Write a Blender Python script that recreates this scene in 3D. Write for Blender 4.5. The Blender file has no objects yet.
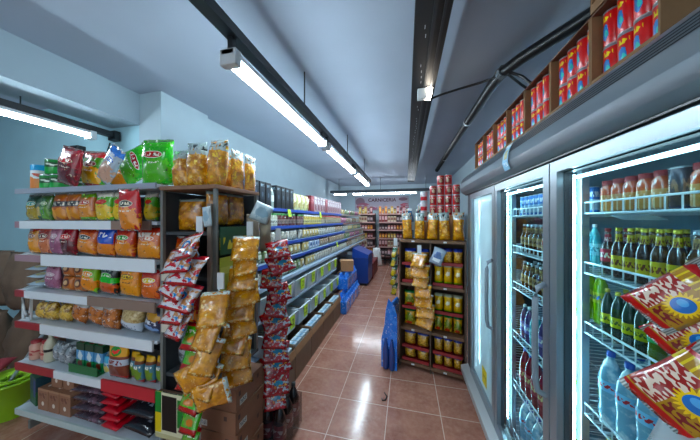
import bpy, bmesh, math, random
from mathutils import Vector, Matrix, noise
random.seed(7)
C = bpy.context.scene.collection
R = math.radians

# ------------------------------------------------------------------ colours and materials
def lin(h):
    h = h.lstrip('#')
    o = []
    for i in (0, 2, 4):
        c = int(h[i:i+2], 16) / 255
        o.append(c/12.92 if c <= .04045 else ((c+.055)/1.055)**2.4)
    return (*o, 1)

class NT:
    def __init__(s, name):
        s.mat = bpy.data.materials.new(name); s.mat.use_nodes = True
        s.t = s.mat.node_tree; s.n = s.t.nodes; s.l = s.t.links
        s.b = s.n['Principled BSDF']; s.out = s.n['Material Output']
        s._uv = None; s._obj = None
    def new(s, t, **k):
        x = s.n.new(t)
        for a, v in k.items(): setattr(x, a, v)
        return x
    def put(s, sock, v):
        if hasattr(v, 'node'): s.l.new(v, sock)
        else: sock.default_value = v
    def m(s, op, a, b=None):
        x = s.new('ShaderNodeMath', operation=op)
        s.put(x.inputs[0], a)
        if b is not None: s.put(x.inputs[1], b)
        return x.outputs[0]
    def uv(s):
        if s._uv is None:
            tc = s.new('ShaderNodeTexCoord'); sp = s.new('ShaderNodeSeparateXYZ')
            s.l.new(tc.outputs['UV'], sp.inputs[0]); s._uv = (sp.outputs[0], sp.outputs[1])
        return s._uv
    def obj(s):
        if s._obj is None:
            tc = s.new('ShaderNodeTexCoord'); s._obj = tc.outputs['Object']
        return s._obj
    def noise(s, vec, scale, detail=2, rough=.5):
        x = s.new('ShaderNodeTexNoise'); s.put(x.inputs['Vector'], vec)
        x.inputs['Scale'].default_value = scale; x.inputs['Detail'].default_value = detail
        x.inputs['Roughness'].default_value = rough
        return x.outputs[0]
    def comb(s, a, b, c=0.0):
        x = s.new('ShaderNodeCombineXYZ')
        for i, v in enumerate((a, b, c)): s.put(x.inputs[i], v)
        return x.outputs[0]
    def mix(s, f, a, b):
        x = s.new('ShaderNodeMix', data_type='RGBA'); s.put(x.inputs[0], f)
        s.put(x.inputs[6], a); s.put(x.inputs[7], b)
        return x.outputs[2]
    def rect(s, u0, u1, v0, v1):
        u, v = s.uv()
        r = s.m('MULTIPLY', s.m('GREATER_THAN', v, v0), s.m('LESS_THAN', v, v1))
        if u0 > 0 or u1 < 1:
            r = s.m('MULTIPLY', r, s.m('MULTIPLY', s.m('GREATER_THAN', u, u0), s.m('LESS_THAN', u, u1)))
        return r
    def rad(s, cu, cv, ru, rv):
        u, v = s.uv()
        a = s.m('DIVIDE', s.m('SUBTRACT', u, cu), ru); b = s.m('DIVIDE', s.m('SUBTRACT', v, cv), rv)
        return s.m('ADD', s.m('MULTIPLY', a, a), s.m('MULTIPLY', b, b))

MATS = {}
DULL = ('print_white_beans','print_red_beans','print_yellow_bag','print_green_bag','print_tan_bag','print_blue_bag','print_pink_bag','print_bright_yellow','print_pink_box')
def vivid(c, k=1.22):
    y = .25*c[0]+.65*c[1]+.1*c[2]
    return tuple(min(1, max(0, y+(x-y)*k)) for x in c[:3]) + (1,)
def pm(name, base, layers=(), rough=.4, metal=0, var=.0, vscale=8, coat=0, bump=0, bscale=60, alpha=1):
    """a printed / plain surface: base colour, then a list of printed shapes in the surface's own UV"""
    if name in MATS: return MATS[name]
    k = NT(name)
    pv = (lambda c: vivid(c, .72)) if name in DULL else vivid if name.startswith(('print_', 'lab_', 'liq_', 'fr_')) else (lambda c: c)
    col = pv(lin(base))
    if var:
        nz = k.noise(k.obj(), vscale, 3)
        c0 = tuple(x*(1-var) for x in col[:3]) + (1,); c1 = tuple(min(1, x*(1+var)) for x in col[:3]) + (1,)
        col = k.mix(k.m('MULTIPLY', k.m('SUBTRACT', nz, .25), 2), c0, c1)
    for L in layers:
        t = L[0]; c = pv(lin(L[-1]))
        if t == 'band': f = k.rect(0, 1, L[1], L[2])
        elif t == 'rect': f = k.rect(*L[1:5])
        elif t == 'ell': f = k.m('LESS_THAN', k.rad(*L[1:5]), 1)
        elif t == 'blob':
            u, v = k.uv()
            nz = k.noise(k.comb(u, v, L[5]), L[6], 2)
            f = k.m('LESS_THAN', k.m('ADD', k.rad(*L[1:5]), k.m('MULTIPLY', k.m('SUBTRACT', nz, .5), 3.0)), 1)
        elif t == 'star':
            u, v = k.uv()
            an = k.m('ARCTAN2', k.m('DIVIDE', k.m('SUBTRACT', v, L[2]), L[4]), k.m('DIVIDE', k.m('SUBTRACT', u, L[1]), L[3]))
            f = k.m('LESS_THAN', k.m('ADD', k.rad(*L[1:5]), k.m('MULTIPLY', k.m('SINE', k.m('MULTIPLY', an, L[5])), .3)), 1)
        elif t == 'script':
            u, v = k.uv()
            nz = k.noise(k.comb(k.m('MULTIPLY', u, L[5]), k.m('MULTIPLY', v, L[6]), L[1]*7+L[3]*3), 1, 0)
            f = k.m('MULTIPLY', k.rect(*L[1:5]), k.m('GREATER_THAN', nz, .5))
        elif t == 'noise':
            nz = k.noise(k.obj(), L[1], 3, .6)
            mr = k.new('ShaderNodeMapRange'); k.l.new(nz, mr.inputs[0])
            mr.inputs[1].default_value = L[2]; mr.inputs[2].default_value = L[3]
            f = mr.outputs[0]
        elif t == 'nband':
            u, v = k.uv()
            nz = k.noise(k.comb(u, v, L[3]), L[4], 3)
            f = k.m('MULTIPLY', k.rect(0, 1, L[1], L[2]), k.m('GREATER_THAN', nz, L[5]))
        elif t == 'vstripes':
            u, v = k.uv()
            f = k.m('MULTIPLY', k.rect(0, 1, L[1], L[2]), k.m('LESS_THAN', k.m('FRACT', k.m('MULTIPLY', u, L[3])), L[4]))
        elif t == 'hstripes':
            u, v = k.uv()
            f = k.m('LESS_THAN', k.m('FRACT', k.m('MULTIPLY', v, L[1])), L[2])
        col = k.mix(f, col, c)
    k.put(k.b.inputs['Base Color'], col)
    k.b.inputs['Roughness'].default_value = rough; k.b.inputs['Metallic'].default_value = metal
    k.b.inputs['Coat Weight'].default_value = coat
    k.b.inputs['Coat Roughness'].default_value = .15
    if alpha < 1: k.b.inputs['Alpha'].default_value = alpha
    if bump:
        bp = k.new('ShaderNodeBump'); bp.inputs['Strength'].default_value = bump; bp.inputs['Distance'].default_value = .01
        k.l.new(k.noise(k.obj(), bscale, 3), bp.inputs['Height']); k.l.new(bp.outputs[0], k.b.inputs['Normal'])
    MATS[name] = k.mat
    return k.mat

def emit(name, col, strength):
    if name in MATS: return MATS[name]
    k = NT(name); k.b.inputs['Base Color'].default_value = (0, 0, 0, 1)
    k.b.inputs['Emission Color'].default_value = lin(col); k.b.inputs['Emission Strength'].default_value = strength
    MATS[name] = k.mat; return k.mat

def glass(name, tint, refl=1.0, fog_glare=0.0, fog_glare_col='#cfeef5'):
    k = NT(name); k.n.remove(k.b)
    tr = k.new('ShaderNodeBsdfTransparent'); tr.inputs[0].default_value = lin(tint)
    gl = k.new('ShaderNodeBsdfGlossy'); gl.inputs[1].default_value = .03
    fr = k.new('ShaderNodeLayerWeight'); fr.inputs[0].default_value = .5
    mx = k.new('ShaderNodeMixShader'); k.put(mx.inputs[0], k.m('MULTIPLY', k.m('ADD', k.m('MULTIPLY', k.m('POWER', fr.outputs[1], 5.0), .8), .035), refl))
    k.l.new(tr.outputs[0], mx.inputs[1]); k.l.new(gl.outputs[0], mx.inputs[2])
    o = mx.outputs[0]
    if fog_glare:  # pale fog and reflected glare mixed into the pane's own shader
        df = k.new('ShaderNodeBsdfTranslucent'); df.inputs[0].default_value = lin(fog_glare_col)
        d2 = k.new('ShaderNodeBsdfDiffuse'); d2.inputs[0].default_value = lin(fog_glare_col)
        ad = k.new('ShaderNodeMixShader'); k.l.new(df.outputs[0], ad.inputs[1]); k.l.new(d2.outputs[0], ad.inputs[2])
        m2 = k.new('ShaderNodeMixShader')
        nz = k.noise(k.obj(), 1.4, 2)
        k.put(m2.inputs[0], k.m('MULTIPLY', nz, fog_glare*2))
        k.l.new(o, m2.inputs[1]); k.l.new(ad.outputs[0], m2.inputs[2]); o = m2.outputs[0]
    k.l.new(o, k.out.inputs[0])
    return k.mat

# ------------------------------------------------------------------ mesh building
class MB:
    def __init__(s): s.v = []; s.f = []; s.uv = []
    def quad(s, p, uv=((0, 0), (1, 0), (1, 1), (0, 1))):
        b = len(s.v); s.v += [tuple(x) for x in p]; s.f.append(tuple(range(b, b+len(p)))); s.uv.append(list(uv)[:len(p)])
    def box(s, x0, x1, y0, y1, z0, z1):
        b = len(s.v)
        s.v += [(x0,y0,z0),(x1,y0,z0),(x1,y1,z0),(x0,y1,z0),(x0,y0,z1),(x1,y0,z1),(x1,y1,z1),(x0,y1,z1)]
        q = ((0,0),(1,0),(1,1),(0,1))
        for f in ((0,1,5,4),(1,2,6,5),(2,3,7,6),(3,0,4,7),(4,5,6,7),(3,2,1,0)):
            s.f.append(tuple(b+i for i in f)); s.uv.append(list(q))
        return s
    def lathe(s, prof, n=16, c=(0,0,0), cap=True):
        b = len(s.v); z0 = prof[0][1]; z1 = prof[-1][1]; h = (z1-z0) or 1
        for r, z in prof:
            for i in range(n):
                a = 2*math.pi*i/n
                s.v.append((c[0]+r*math.sin(a), c[1]-r*math.cos(a), c[2]+z))
        for j in range(len(prof)-1):
            for i in range(n):
                i2 = (i+1) % n
                s.f.append((b+j*n+i, b+j*n+i2, b+(j+1)*n+i2, b+(j+1)*n+i))
                # u = .5 on the side that faces -Y
                u0 = (i/n+.5); u1 = ((i+1)/n+.5)
                if u0 >= 1: u0 -= 1; u1 -= 1
                v0 = (prof[j][1]-z0)/h; v1 = (prof[j+1][1]-z0)/h
                s.uv.append([(u0,v0),(u1,v0),(u1,v1),(u0,v1)])
        if cap:
            for j, rev in ((0, True), (len(prof)-1, False)):
                if prof[j][0] > 1e-5:
                    idx = [b+j*n+i for i in range(n)]
                    if rev: idx.reverse()
                    s.f.append(tuple(idx)); s.uv.append([(.5, 0 if rev else 1)]*n)
        return s
    def tube(s, pts, r, n=8):
        pts = [Vector(p) for p in pts]; b = len(s.v)
        for k, p in enumerate(pts):
            d = (pts[min(k+1, len(pts)-1)] - pts[max(k-1, 0)]).normalized()
            a = Vector((0,0,1)) if abs(d.z) < .9 else Vector((1,0,0))
            u = d.cross(a).normalized(); w = d.cross(u)
            for i in range(n):
                t = 2*math.pi*i/n; s.v.append(tuple(p + u*(r*math.cos(t)) + w*(r*math.sin(t))))
        for k in range(len(pts)-1):
            for i in range(n):
                i2 = (i+1) % n
                s.f.append((b+k*n+i, b+k*n+i2, b+(k+1)*n+i2, b+(k+1)*n+i)); s.uv.append([(i/n,0),((i+1)/n,0),((i+1)/n,1),(i/n,1)])
        for k in (0, len(pts)-1):
            s.f.append(tuple(b+k*n+i for i in range(n))); s.uv.append([(.5,.5)]*n)
        return s
    def extr(s, prof, y0, y1):
        """a closed XZ profile swept along Y"""
        n = len(prof); b = len(s.v)
        for y in (y0, y1):
            for x, z in prof: s.v.append((x, y, z))
        for i in range(n):
            j = (i+1) % n
            s.f.append((b+i, b+j, b+n+j, b+n+i)); s.uv.append([(0,i/n),(0,(i+1)/n),(1,(i+1)/n),(1,i/n)])
        s.f.append(tuple(b+i for i in range(n))); s.uv.append([(.5,.5)]*n)
        s.f.append(tuple(b+n+i for i in range(n))); s.uv.append([(.5,.5)]*n)
        return s
    def bag(s, w, h, d, seed=0, nu=10, nv=14, crinkle=1.0, taper=.0):
        """a filled pillow bag standing on its lower seam, front towards -Y"""
        rings = []
        for side in (-1, 1):
            b = len(s.v)
            for j in range(nv+1):
                v = j/nv
                pv = max(0, math.sin(math.pi*min(1, max(0, (v*.98+.01)))))**.55
                pinch = 1 - .05*math.sin(math.pi*v) - taper*v
                for i in range(nu+1):
                    u = i/nu
                    pu = max(0, 1-abs(2*u-1)**2.6)**.6
                    t = d/2*pu*pv*(1.1-.25*v)
                    x = (u-.5)*w*pinch; z = v*h
                    q = Vector((x*14+seed*3.1, side*2.0+seed, z*14))
                    cr = crinkle*noise.noise(q)*.010*(h/.25)
                    cr2 = crinkle*noise.noise(q*2.3)*.006*(h/.25)
                    edge = min(1, 4*min(u, 1-u, v, 1-v))
                    y = side*(t + (cr+cr2)*edge*(.5+pv*.5))
                    if edge == 0: y = crinkle*noise.noise(Vector((x*20, seed, z*20)))*.008*(h/.25)
                    s.v.append((x + noise.noise(Vector((seed, z*12, u)))*.004, y, z))
            for j in range(nv):
                for i in range(nu):
                    a = b+j*(nu+1)+i; q = [a, a+1, a+nu+2, a+nu+1]
                    uv = [(i/nu,j/nv),((i+1)/nu,j/nv),((i+1)/nu,(j+1)/nv),(i/nu,(j+1)/nv)]
                    if side > 0: q.reverse(); uv.reverse()
                    s.f.append(tuple(q)); s.uv.append(uv)
        return s
    def build(s, name, mat, parent=None, smooth=False, bevel=0, world=False, weld=False):
        off = Vector((0,0,0))
        if world and parent is not None:
            p = parent
            while p is not None: off += p.location; p = p.parent
        me = bpy.data.meshes.new(name)
        me.from_pydata([tuple(Vector(q)-off) for q in s.v], [], s.f)
        ul = me.uv_layers.new(name='UVMap')
        li = 0
        for f in s.uv:
            for q in f: ul.data[li].uv = q; li += 1
        if bevel or weld:
            bm = bmesh.new(); bm.from_mesh(me)
            if weld: bmesh.ops.remove_doubles(bm, verts=bm.verts, dist=1e-4)
            if bevel:
                bmesh.ops.bevel(bm, geom=[e for e in bm.edges], offset=bevel, segments=2, profile=.5, affect='EDGES', clamp_overlap=True)
            bm.to_mesh(me); bm.free()
        if smooth:
            me.polygons.foreach_set('use_smooth', [True]*len(me.polygons))
        me.materials.append(mat)
        o = bpy.data.objects.new(name, me); C.objects.link(o)
        if parent is not None: o.parent = parent
        return o

def tag(o, label=None, cat=None, group=None, kind=None):
    if label: o['label'] = label
    if cat: o['category'] = cat
    if group: o['group'] = group
    if kind: o['kind'] = kind
    return o
def thing(name, label, cat, loc=(0,0,0), rz=0, group=None):
    o = bpy.data.objects.new(name, None); C.objects.link(o)
    o.empty_display_size = .05
    o.location = loc; o.rotation_euler = (0,0,rz)
    return tag(o, label, cat, group)
def dup(o, parent=None):
    c = o.copy(); C.objects.link(c); c.parent = parent
    for ch in list(o.children): dup(ch, c)
    return c
PROTO = {}; USED = set()
def put(key, builder, loc, rot=(0,0,0), label='', cat='', group=None, scale=1):
    if key not in PROTO: PROTO[key] = builder()
    o = PROTO[key]
    if key in USED: o = dup(o)
    USED.add(key)
    o.location = loc; o.rotation_euler = rot
    o.scale = scale if isinstance(scale, tuple) else (scale,)*3
    o['label'] = label; o['category'] = cat
    if group: o['group'] = group
    elif 'group' in o: del o['group']
    return o
ORD = ['first','second','third','fourth','fifth','sixth','seventh','eighth','ninth','tenth','eleventh','twelfth','thirteenth','fourteenth',
       'fifteenth','sixteenth','seventeenth','eighteenth','nineteenth','twentieth']

def text(name, body, size, mat, parent, loc, rot, extrude=.001, align='CENTER'):
    cu = bpy.data.curves.new(name, 'FONT'); cu.body = body; cu.size = size; cu.extrude = extrude
    cu.offset = .004 if size > .1 else .001; cu.align_x = align; cu.align_y = 'CENTER'; cu.materials.append(mat)
    o = bpy.data.objects.new(name, cu); C.objects.link(o)
    bpy.context.view_layer.update()
    me = bpy.data.meshes.new_from_object(o.evaluated_get(bpy.context.evaluated_depsgraph_get()))
    bpy.data.objects.remove(o); o = bpy.data.objects.new(name, me); C.objects.link(o)
    o.parent = parent; o.location = loc; o.rotation_euler = rot
    return o

# ------------------------------------------------------------------ plain materials
M = dict(
    white=pm('white_paint', '#d8dee0', rough=.45), shelfwhite=pm('shelf_white', '#c3cbd2', rough=.4, var=.08),
    strip_white=pm('strip_white', '#dfe6ea', rough=.4), strip_red=pm('strip_red', '#a52a30', rough=.4),
    strip_pink=pm('strip_pink', '#a5808a', rough=.4), strip_brown=pm('strip_brown', '#8a7264', rough=.6),
    dark=pm('dark_metal', '#1b2024', rough=.45), black=pm('black_plastic', '#0c0e11', rough=.35),
    grey=pm('grey_metal', '#8d979d', rough=.35, metal=.6), post=pm('post_grey', '#7a7c78', rough=.45, metal=.2),
    alu=pm('aluminium', '#b4bdc2', rough=.3, metal=.75), backp=pm('back_panel_dark', '#3a4044', rough=.6),
    wood=pm('shelf_board', '#8a6246', rough=.55, var=.2, vscale=14), board=pm('brown_board', '#6f5039', rough=.6, var=.2, vscale=9),
    blue=pm('blue_shelf', '#2a4ea6', rough=.4), paleblue=pm('pale_blue_shelf', '#a9c0d6', rough=.4),
    card=pm('cardboard', '#a2764f', rough=.8, var=.12, vscale=12), carddark=pm('cardboard_dark', '#6d4c38', rough=.85, var=.12),
    bin=pm('bin_grey', '#d3e4ec', rough=.35), neon=pm('neon_tag', '#c8f02a', rough=.5, layers=[('script',.2,.8,.25,.75,5,3,'#5c7a10')]),
    tagwhite=pm('tag_white', '#e6ecee', rough=.5, layers=[('script',.1,.9,.3,.7,9,3,'#555c60')]),
    header=pm('fridge_header', '#75838d', rough=.35, metal=.35), headdark=pm('fridge_dark', '#272d33', rough=.45),
    wire=pm('wire_white', '#dcebf0', rough=.4), inner=pm('fridge_inner', '#7fa6b4', rough=.5),
    clear=pm('clear_film', '#c9d6d8', rough=.15, coat=.6, alpha=.45), seal_silver=pm('seal_silver', '#a9b4b4', rough=.25, coat=.5),
    ltwrap=pm('shrink_film', '#2a3038', rough=.12, coat=1, alpha=.5),
)

# ------------------------------------------------------------------ the room
def struct(o): o['kind'] = 'structure'; return o
XW = -2.55; XR = 1.42; CEIL = 2.95; YB = 9.4
def tile_mat():
    k = NT('terracotta_tiles')
    sp = k.new('ShaderNodeSeparateXYZ'); k.l.new(k.obj(), sp.inputs[0])
    fx = k.m('FRACT', k.m('DIVIDE', k.m('ADD', sp.outputs[0], .15+4.2), .42))
    fy = k.m('FRACT', k.m('DIVIDE', k.m('ADD', sp.outputs[1], -1.65+3.65), .365))
    def edge(f, w): return k.m('MAXIMUM', k.m('LESS_THAN', f, w), k.m('GREATER_THAN', f, 1-w))
    g = k.m('MAXIMUM', edge(fx, .007), edge(fy, .008))
    ix = k.m('FLOOR', k.m('DIVIDE', k.m('ADD', sp.outputs[0], .15+4.2), .42)); iy = k.m('FLOOR', k.m('DIVIDE', k.m('ADD', sp.outputs[1], 2.0), .365))
    wn = k.new('ShaderNodeTexWhiteNoise'); k.l.new(k.comb(ix, iy), wn.inputs[0])
    n1 = k.noise(k.obj(), 5, 4, .6); n2 = k.noise(k.obj(), 28, 3, .6)
    a = k.mix(k.m('MULTIPLY', k.m('SUBTRACT', n1, .3), 2.2), lin('#94604f'), lin('#bd8672'))
    a = k.mix(k.m('MULTIPLY', k.m('SUBTRACT', n2, .4), 1.2), a, lin('#c79c88'))
    a = k.mix(k.m('MULTIPLY', wn.outputs[0], .18), a, lin('#7d4f44'))
    k.put(k.b.inputs['Base Color'], k.mix(g, a, lin('#cdb5a2')))
    k.put(k.b.inputs['Roughness'], k.m('ADD', k.m('MULTIPLY', n2, .14), k.m('ADD', .08, k.m('MULTIPLY', g, .4))))
    bp = k.new('ShaderNodeBump'); bp.inputs['Strength'].default_value = .25; bp.inputs['Distance'].default_value = .006
    k.l.new(k.m('SUBTRACT', k.m('MULTIPLY', n1, .5), g), bp.inputs['Height']); k.l.new(bp.outputs[0], k.b.inputs['Normal'])
    return k.mat
wallm = pm('wall_plaster', '#b9ccd4', rough=.75, var=.05, vscale=2.5, bump=.1, bscale=40)
wallm2 = pm('wall_plaster_side', '#aed9e4', rough=.75, var=.05, vscale=2.5, bump=.1, bscale=40)
ceilm = pm('ceiling_plaster', '#a9b6c6', rough=.8, var=.06, vscale=1.2)
struct(MB().box(-6.5, XR+.1, -3, YB+.1, -.1, 0).build('floor', tile_mat()))
struct(MB().box(-6.5, XR+.1, -3, YB+.1, CEIL, CEIL+.1).build('ceiling', ceilm))
struct(MB().box(XR, XR+.1, -3, YB+.1, 0, CEIL).build('wall_right', wallm))
struct(MB().box(XW-.1, XR+.1, YB, YB+.1, 0, CEIL).build('wall_back', wallm))
struct(MB().box(XW-.3, XW, 2.0, 2.62, 0, CEIL).box(XW-.3, XW-.07, 2.62, YB, 0, CEIL).build('wall_left', wallm))
struct(MB().box(-6.5, XW-.3, 2.0, 2.12, 0, CEIL).build('wall_left_back', wallm2))
struct(MB().box(-6.6, -6.5, -3, 2.1, 0, CEIL).build('wall_far_left', wallm2))
struct(MB().box(-3.25, -2.84, -3, 1.998, 2.61, CEIL-.001).build('trim_1', pm('beam_plaster', '#a5b8c2', rough=.8, var=.05, vscale=2)))

# ------------------------------------------------------------------ ceiling fittings
tube_on = emit('tube_on', '#dcf2ff', 82)
tube_far = emit('tube_far', '#e8f4ff', 60)
def fixture(label, loc, L, rz=0, group='strip lights', m=tube_on, twin=True):
    """a strip light that runs along its own +Y from loc, tubes below a dark rail's white tray"""
    t = thing('ceiling_strip_light', label, 'ceiling light', loc, rz, group)
    MB().box(-.035, .035, 0, L, .02, .045).build('housing', M['white'], t)
    for y in (0.0, L-.05):
        MB().box(-.05, .05, y, y+.05, -.035, .05).build('end_cap', M['white'], t, bevel=.006)
    if twin and rz == 0:
        for y in (.02, L-.06): MB().box(-.015, .015, y, y+.03, .046, .129).build('bracket', M['dark'], t)
    for x in ((-.024, .024) if twin else (0,)):
        MB().tube([(x, .05, -.005), (x, L-.05, -.005)], .014, 10).build('tube', m, t, smooth=True)
    return t
ZL = 2.43
fixture('white twin tube strip light nearest the camera under the dark aisle rail', (-.92, 1.07, ZL), 1.5)
fixture('middle white strip light of the three under the dark aisle rail', (-.92, 2.66, ZL), 1.5)
fixture('farthest white strip light of the three under the dark aisle rail', (-.92, 4.27, ZL), 1.5)
fixture('added unseen white twin tube strip light behind the viewer under the same aisle rail', (-.92, -1.9, ZL), 1.5)  # unseen fixture, added to brighten the rack front and fridge
rail = thing('ceiling_light_rail', 'dark metal rail hung on rods above the aisle strip lights', 'light rail', (-.92, 0, ZL+.15))
MB().box(-.035, .035, -2.2, 6.2, -.02, .035).build('rail_bar', M['dark'], rail)
for y in (.5, 2.05, 3.72, 5.3): MB().tube([(0, y, .035), (0, y, CEIL-ZL-.151)], .006, 6).build('hanging_rod', M['dark'], rail)
rail = thing('ceiling_light_rail', 'dark metal rail with one tube light over the room at far left', 'light rail', (-3.15, 0, ZL+.07))
MB().box(-.035, .035, -1.0, 1.99, -.019, .035).build('rail_bar', M['dark'], rail)
for y in (.2, 1.3): MB().tube([(0, y, .035), (0, y, 2.609-ZL-.07)], .005, 6).build('hanging_rod', M['dark'], rail)
MB().box(-.05, .05, 1.93, 1.985, -.05, .05).build('wall_bracket', M['dark'], rail)
fixture('white strip light under the dark rail of the room at far left', (-3.15, .28, ZL), 1.5, 0, None, twin=False)
fixture('white strip light at the back of the shop, below a cross rail, left one', (.35, 7.7, ZL), 2.1, R(90), None, m=tube_far)
fixture('short white strip light at the back, beside the left wall shelves', (-1.9, 7.7, ZL), .5, R(90), None, m=tube_far)
bpy.data.objects['ceiling_strip_light.005']['label'] = 'long white strip light across the back of the shop before the butcher banner'
rail = thing('ceiling_light_rail', 'dark rail crossing the ceiling at the back above the butcher banner', 'light rail', (-1.0, 7.7, ZL+.07))
MB().box(-1.5, 1.9, -.04, .04, -.019, .06).build('rail_bar', pm('rail_grey', '#596269', rough=.5), rail)
for x in (-1.2, .2, 1.6): MB().tube([(x, 0, .06), (x, 0, CEIL-ZL-.075)], .006, 6).build('hanging_rod', M['dark'], rail)

def slot_mat():
    k = NT('tray_black'); sp_ = k.new('ShaderNodeSeparateXYZ'); k.l.new(k.obj(), sp_.inputs[0]); x, y, z = sp_.outputs
    row = k.m('FLOOR', k.m('DIVIDE', y, .075)); wn = k.new('ShaderNodeTexWhiteNoise'); k.l.new(k.comb(row, 3.0), wn.inputs[0])
    fx = k.m('LESS_THAN', k.m('ABSOLUTE', k.m('SUBTRACT', x, k.m('ADD', -.05, k.m('MULTIPLY', wn.outputs[0], .03)))), .0025)
    f = k.m('MULTIPLY', fx, k.m('MULTIPLY', k.m('LESS_THAN', k.m('FRACT', k.m('DIVIDE', y, .075)), .42), k.m('GREATER_THAN', wn.outputs[0], .3)))
    k.put(k.b.inputs['Base Color'], k.mix(f, lin('#14181c'), lin('#b4c0c8'))); k.b.inputs['Roughness'].default_value = .5
    return k.mat
tr = thing('ceiling_cable_tray', 'wide black slotted cable tray running along the ceiling over the aisle', 'cable tray', (.15, 0, 2.75))
MB().box(-.10, .10, -1.5, 7.6, 0, .012).box(-.10, -.094, -1.5, 7.6, .012, .07).box(.094, .10, -1.5, 7.6, .012, .07).build('tray_channel', slot_mat(), tr)
MB().box(.0, .02, -1.5, 7.6, -.012, 0).box(.055, .07, -1.5, 7.6, -.012, 0).build('tray_rib', pm('tray_rib', '#262b30', rough=.45), tr)
for y in (.4, 2.6, 4.8, 7.0): MB().box(-.01, .01, y, y+.03, .07, CEIL-2.751).build('hanging_bracket', M['dark'], tr)

sp = thing('ceiling_spotlight', 'small lit white spotlight clipped under the black cable tray', 'spotlight', (.15, 2.2, 2.735))
MB().box(-.05, .03, -.02, .03, -.09, -.0).build('housing', M['white'], sp, bevel=.006)
MB().lathe([(.022,-.05),(.026,.0),(.026,.05)], 12, (0,0,0)).build('lamp_head', emit('spot_on', '#fff3e0', 22), sp, smooth=True)
h = sp.children[1]; h.location = (.045, .0, -.05); h.rotation_euler = (R(25), R(10), 0)

pi = thing('ceiling_conduit', 'thick black cable conduit bending along the ceiling above the fridge', 'conduit', (.78, 2.3, 2.86))
MB().tube([(.0, 4.2, 0), (0, 2, 0), (0.02, .2, 0), (.05, 0, 0), (.12, -.15, 0), (.35, -.5, 0), (.62, -.92, .02)], .046, 12).build('conduit_pipe', M['black'], pi, smooth=True)
for y in (3.2, 1.2): MB().lathe([(.051,-.015),(.051,.015)], 12).build('clip', M['white'], pi)
for c, y in zip([x for x in pi.children if x.name.startswith('clip')], (3.0, 1.1)):
    c.location = (0.01, y, 0); c.rotation_euler = (R(90), 0, 0)
MB().lathe([(.053,-.025),(.053,.025)], 12).build('joint_collar', pm('collar_grey', '#5a6268', rough=.4), pi)
j = [x for x in pi.children if x.name.startswith('joint')][0]; j.location = (.04, .02, 0); j.rotation_euler = (R(90), 0, R(15))
def cable(label, pts, r=.011):
    o = MB().tube(pts, r, 8).build('ceiling_cable', M['black'], None, smooth=True); tag(o, label, 'cable')
cable('black cable from the ceiling conduit joint across to the cable tray', [(.80, 2.36, 2.85), (.68, 2.45, 2.86), (.5, 2.5, 2.85), (.36, 2.52, 2.83), (.258, 2.52, 2.80)])
cable('black cable drooping from the conduit joint down behind the tin cartons', [(.85, 2.26, 2.82), (.92, 2.2, 2.74), (1.0, 2.16, 2.62), (1.06, 2.12, 2.45), (1.08, 2.1, 2.25)])
cable('second black cable from the conduit joint towards the fridge wall', [(.87, 2.32, 2.83), (1.0, 2.4, 2.77), (1.15, 2.45, 2.68), (1.3, 2.46, 2.55), (1.41, 2.46, 2.5)])

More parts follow.
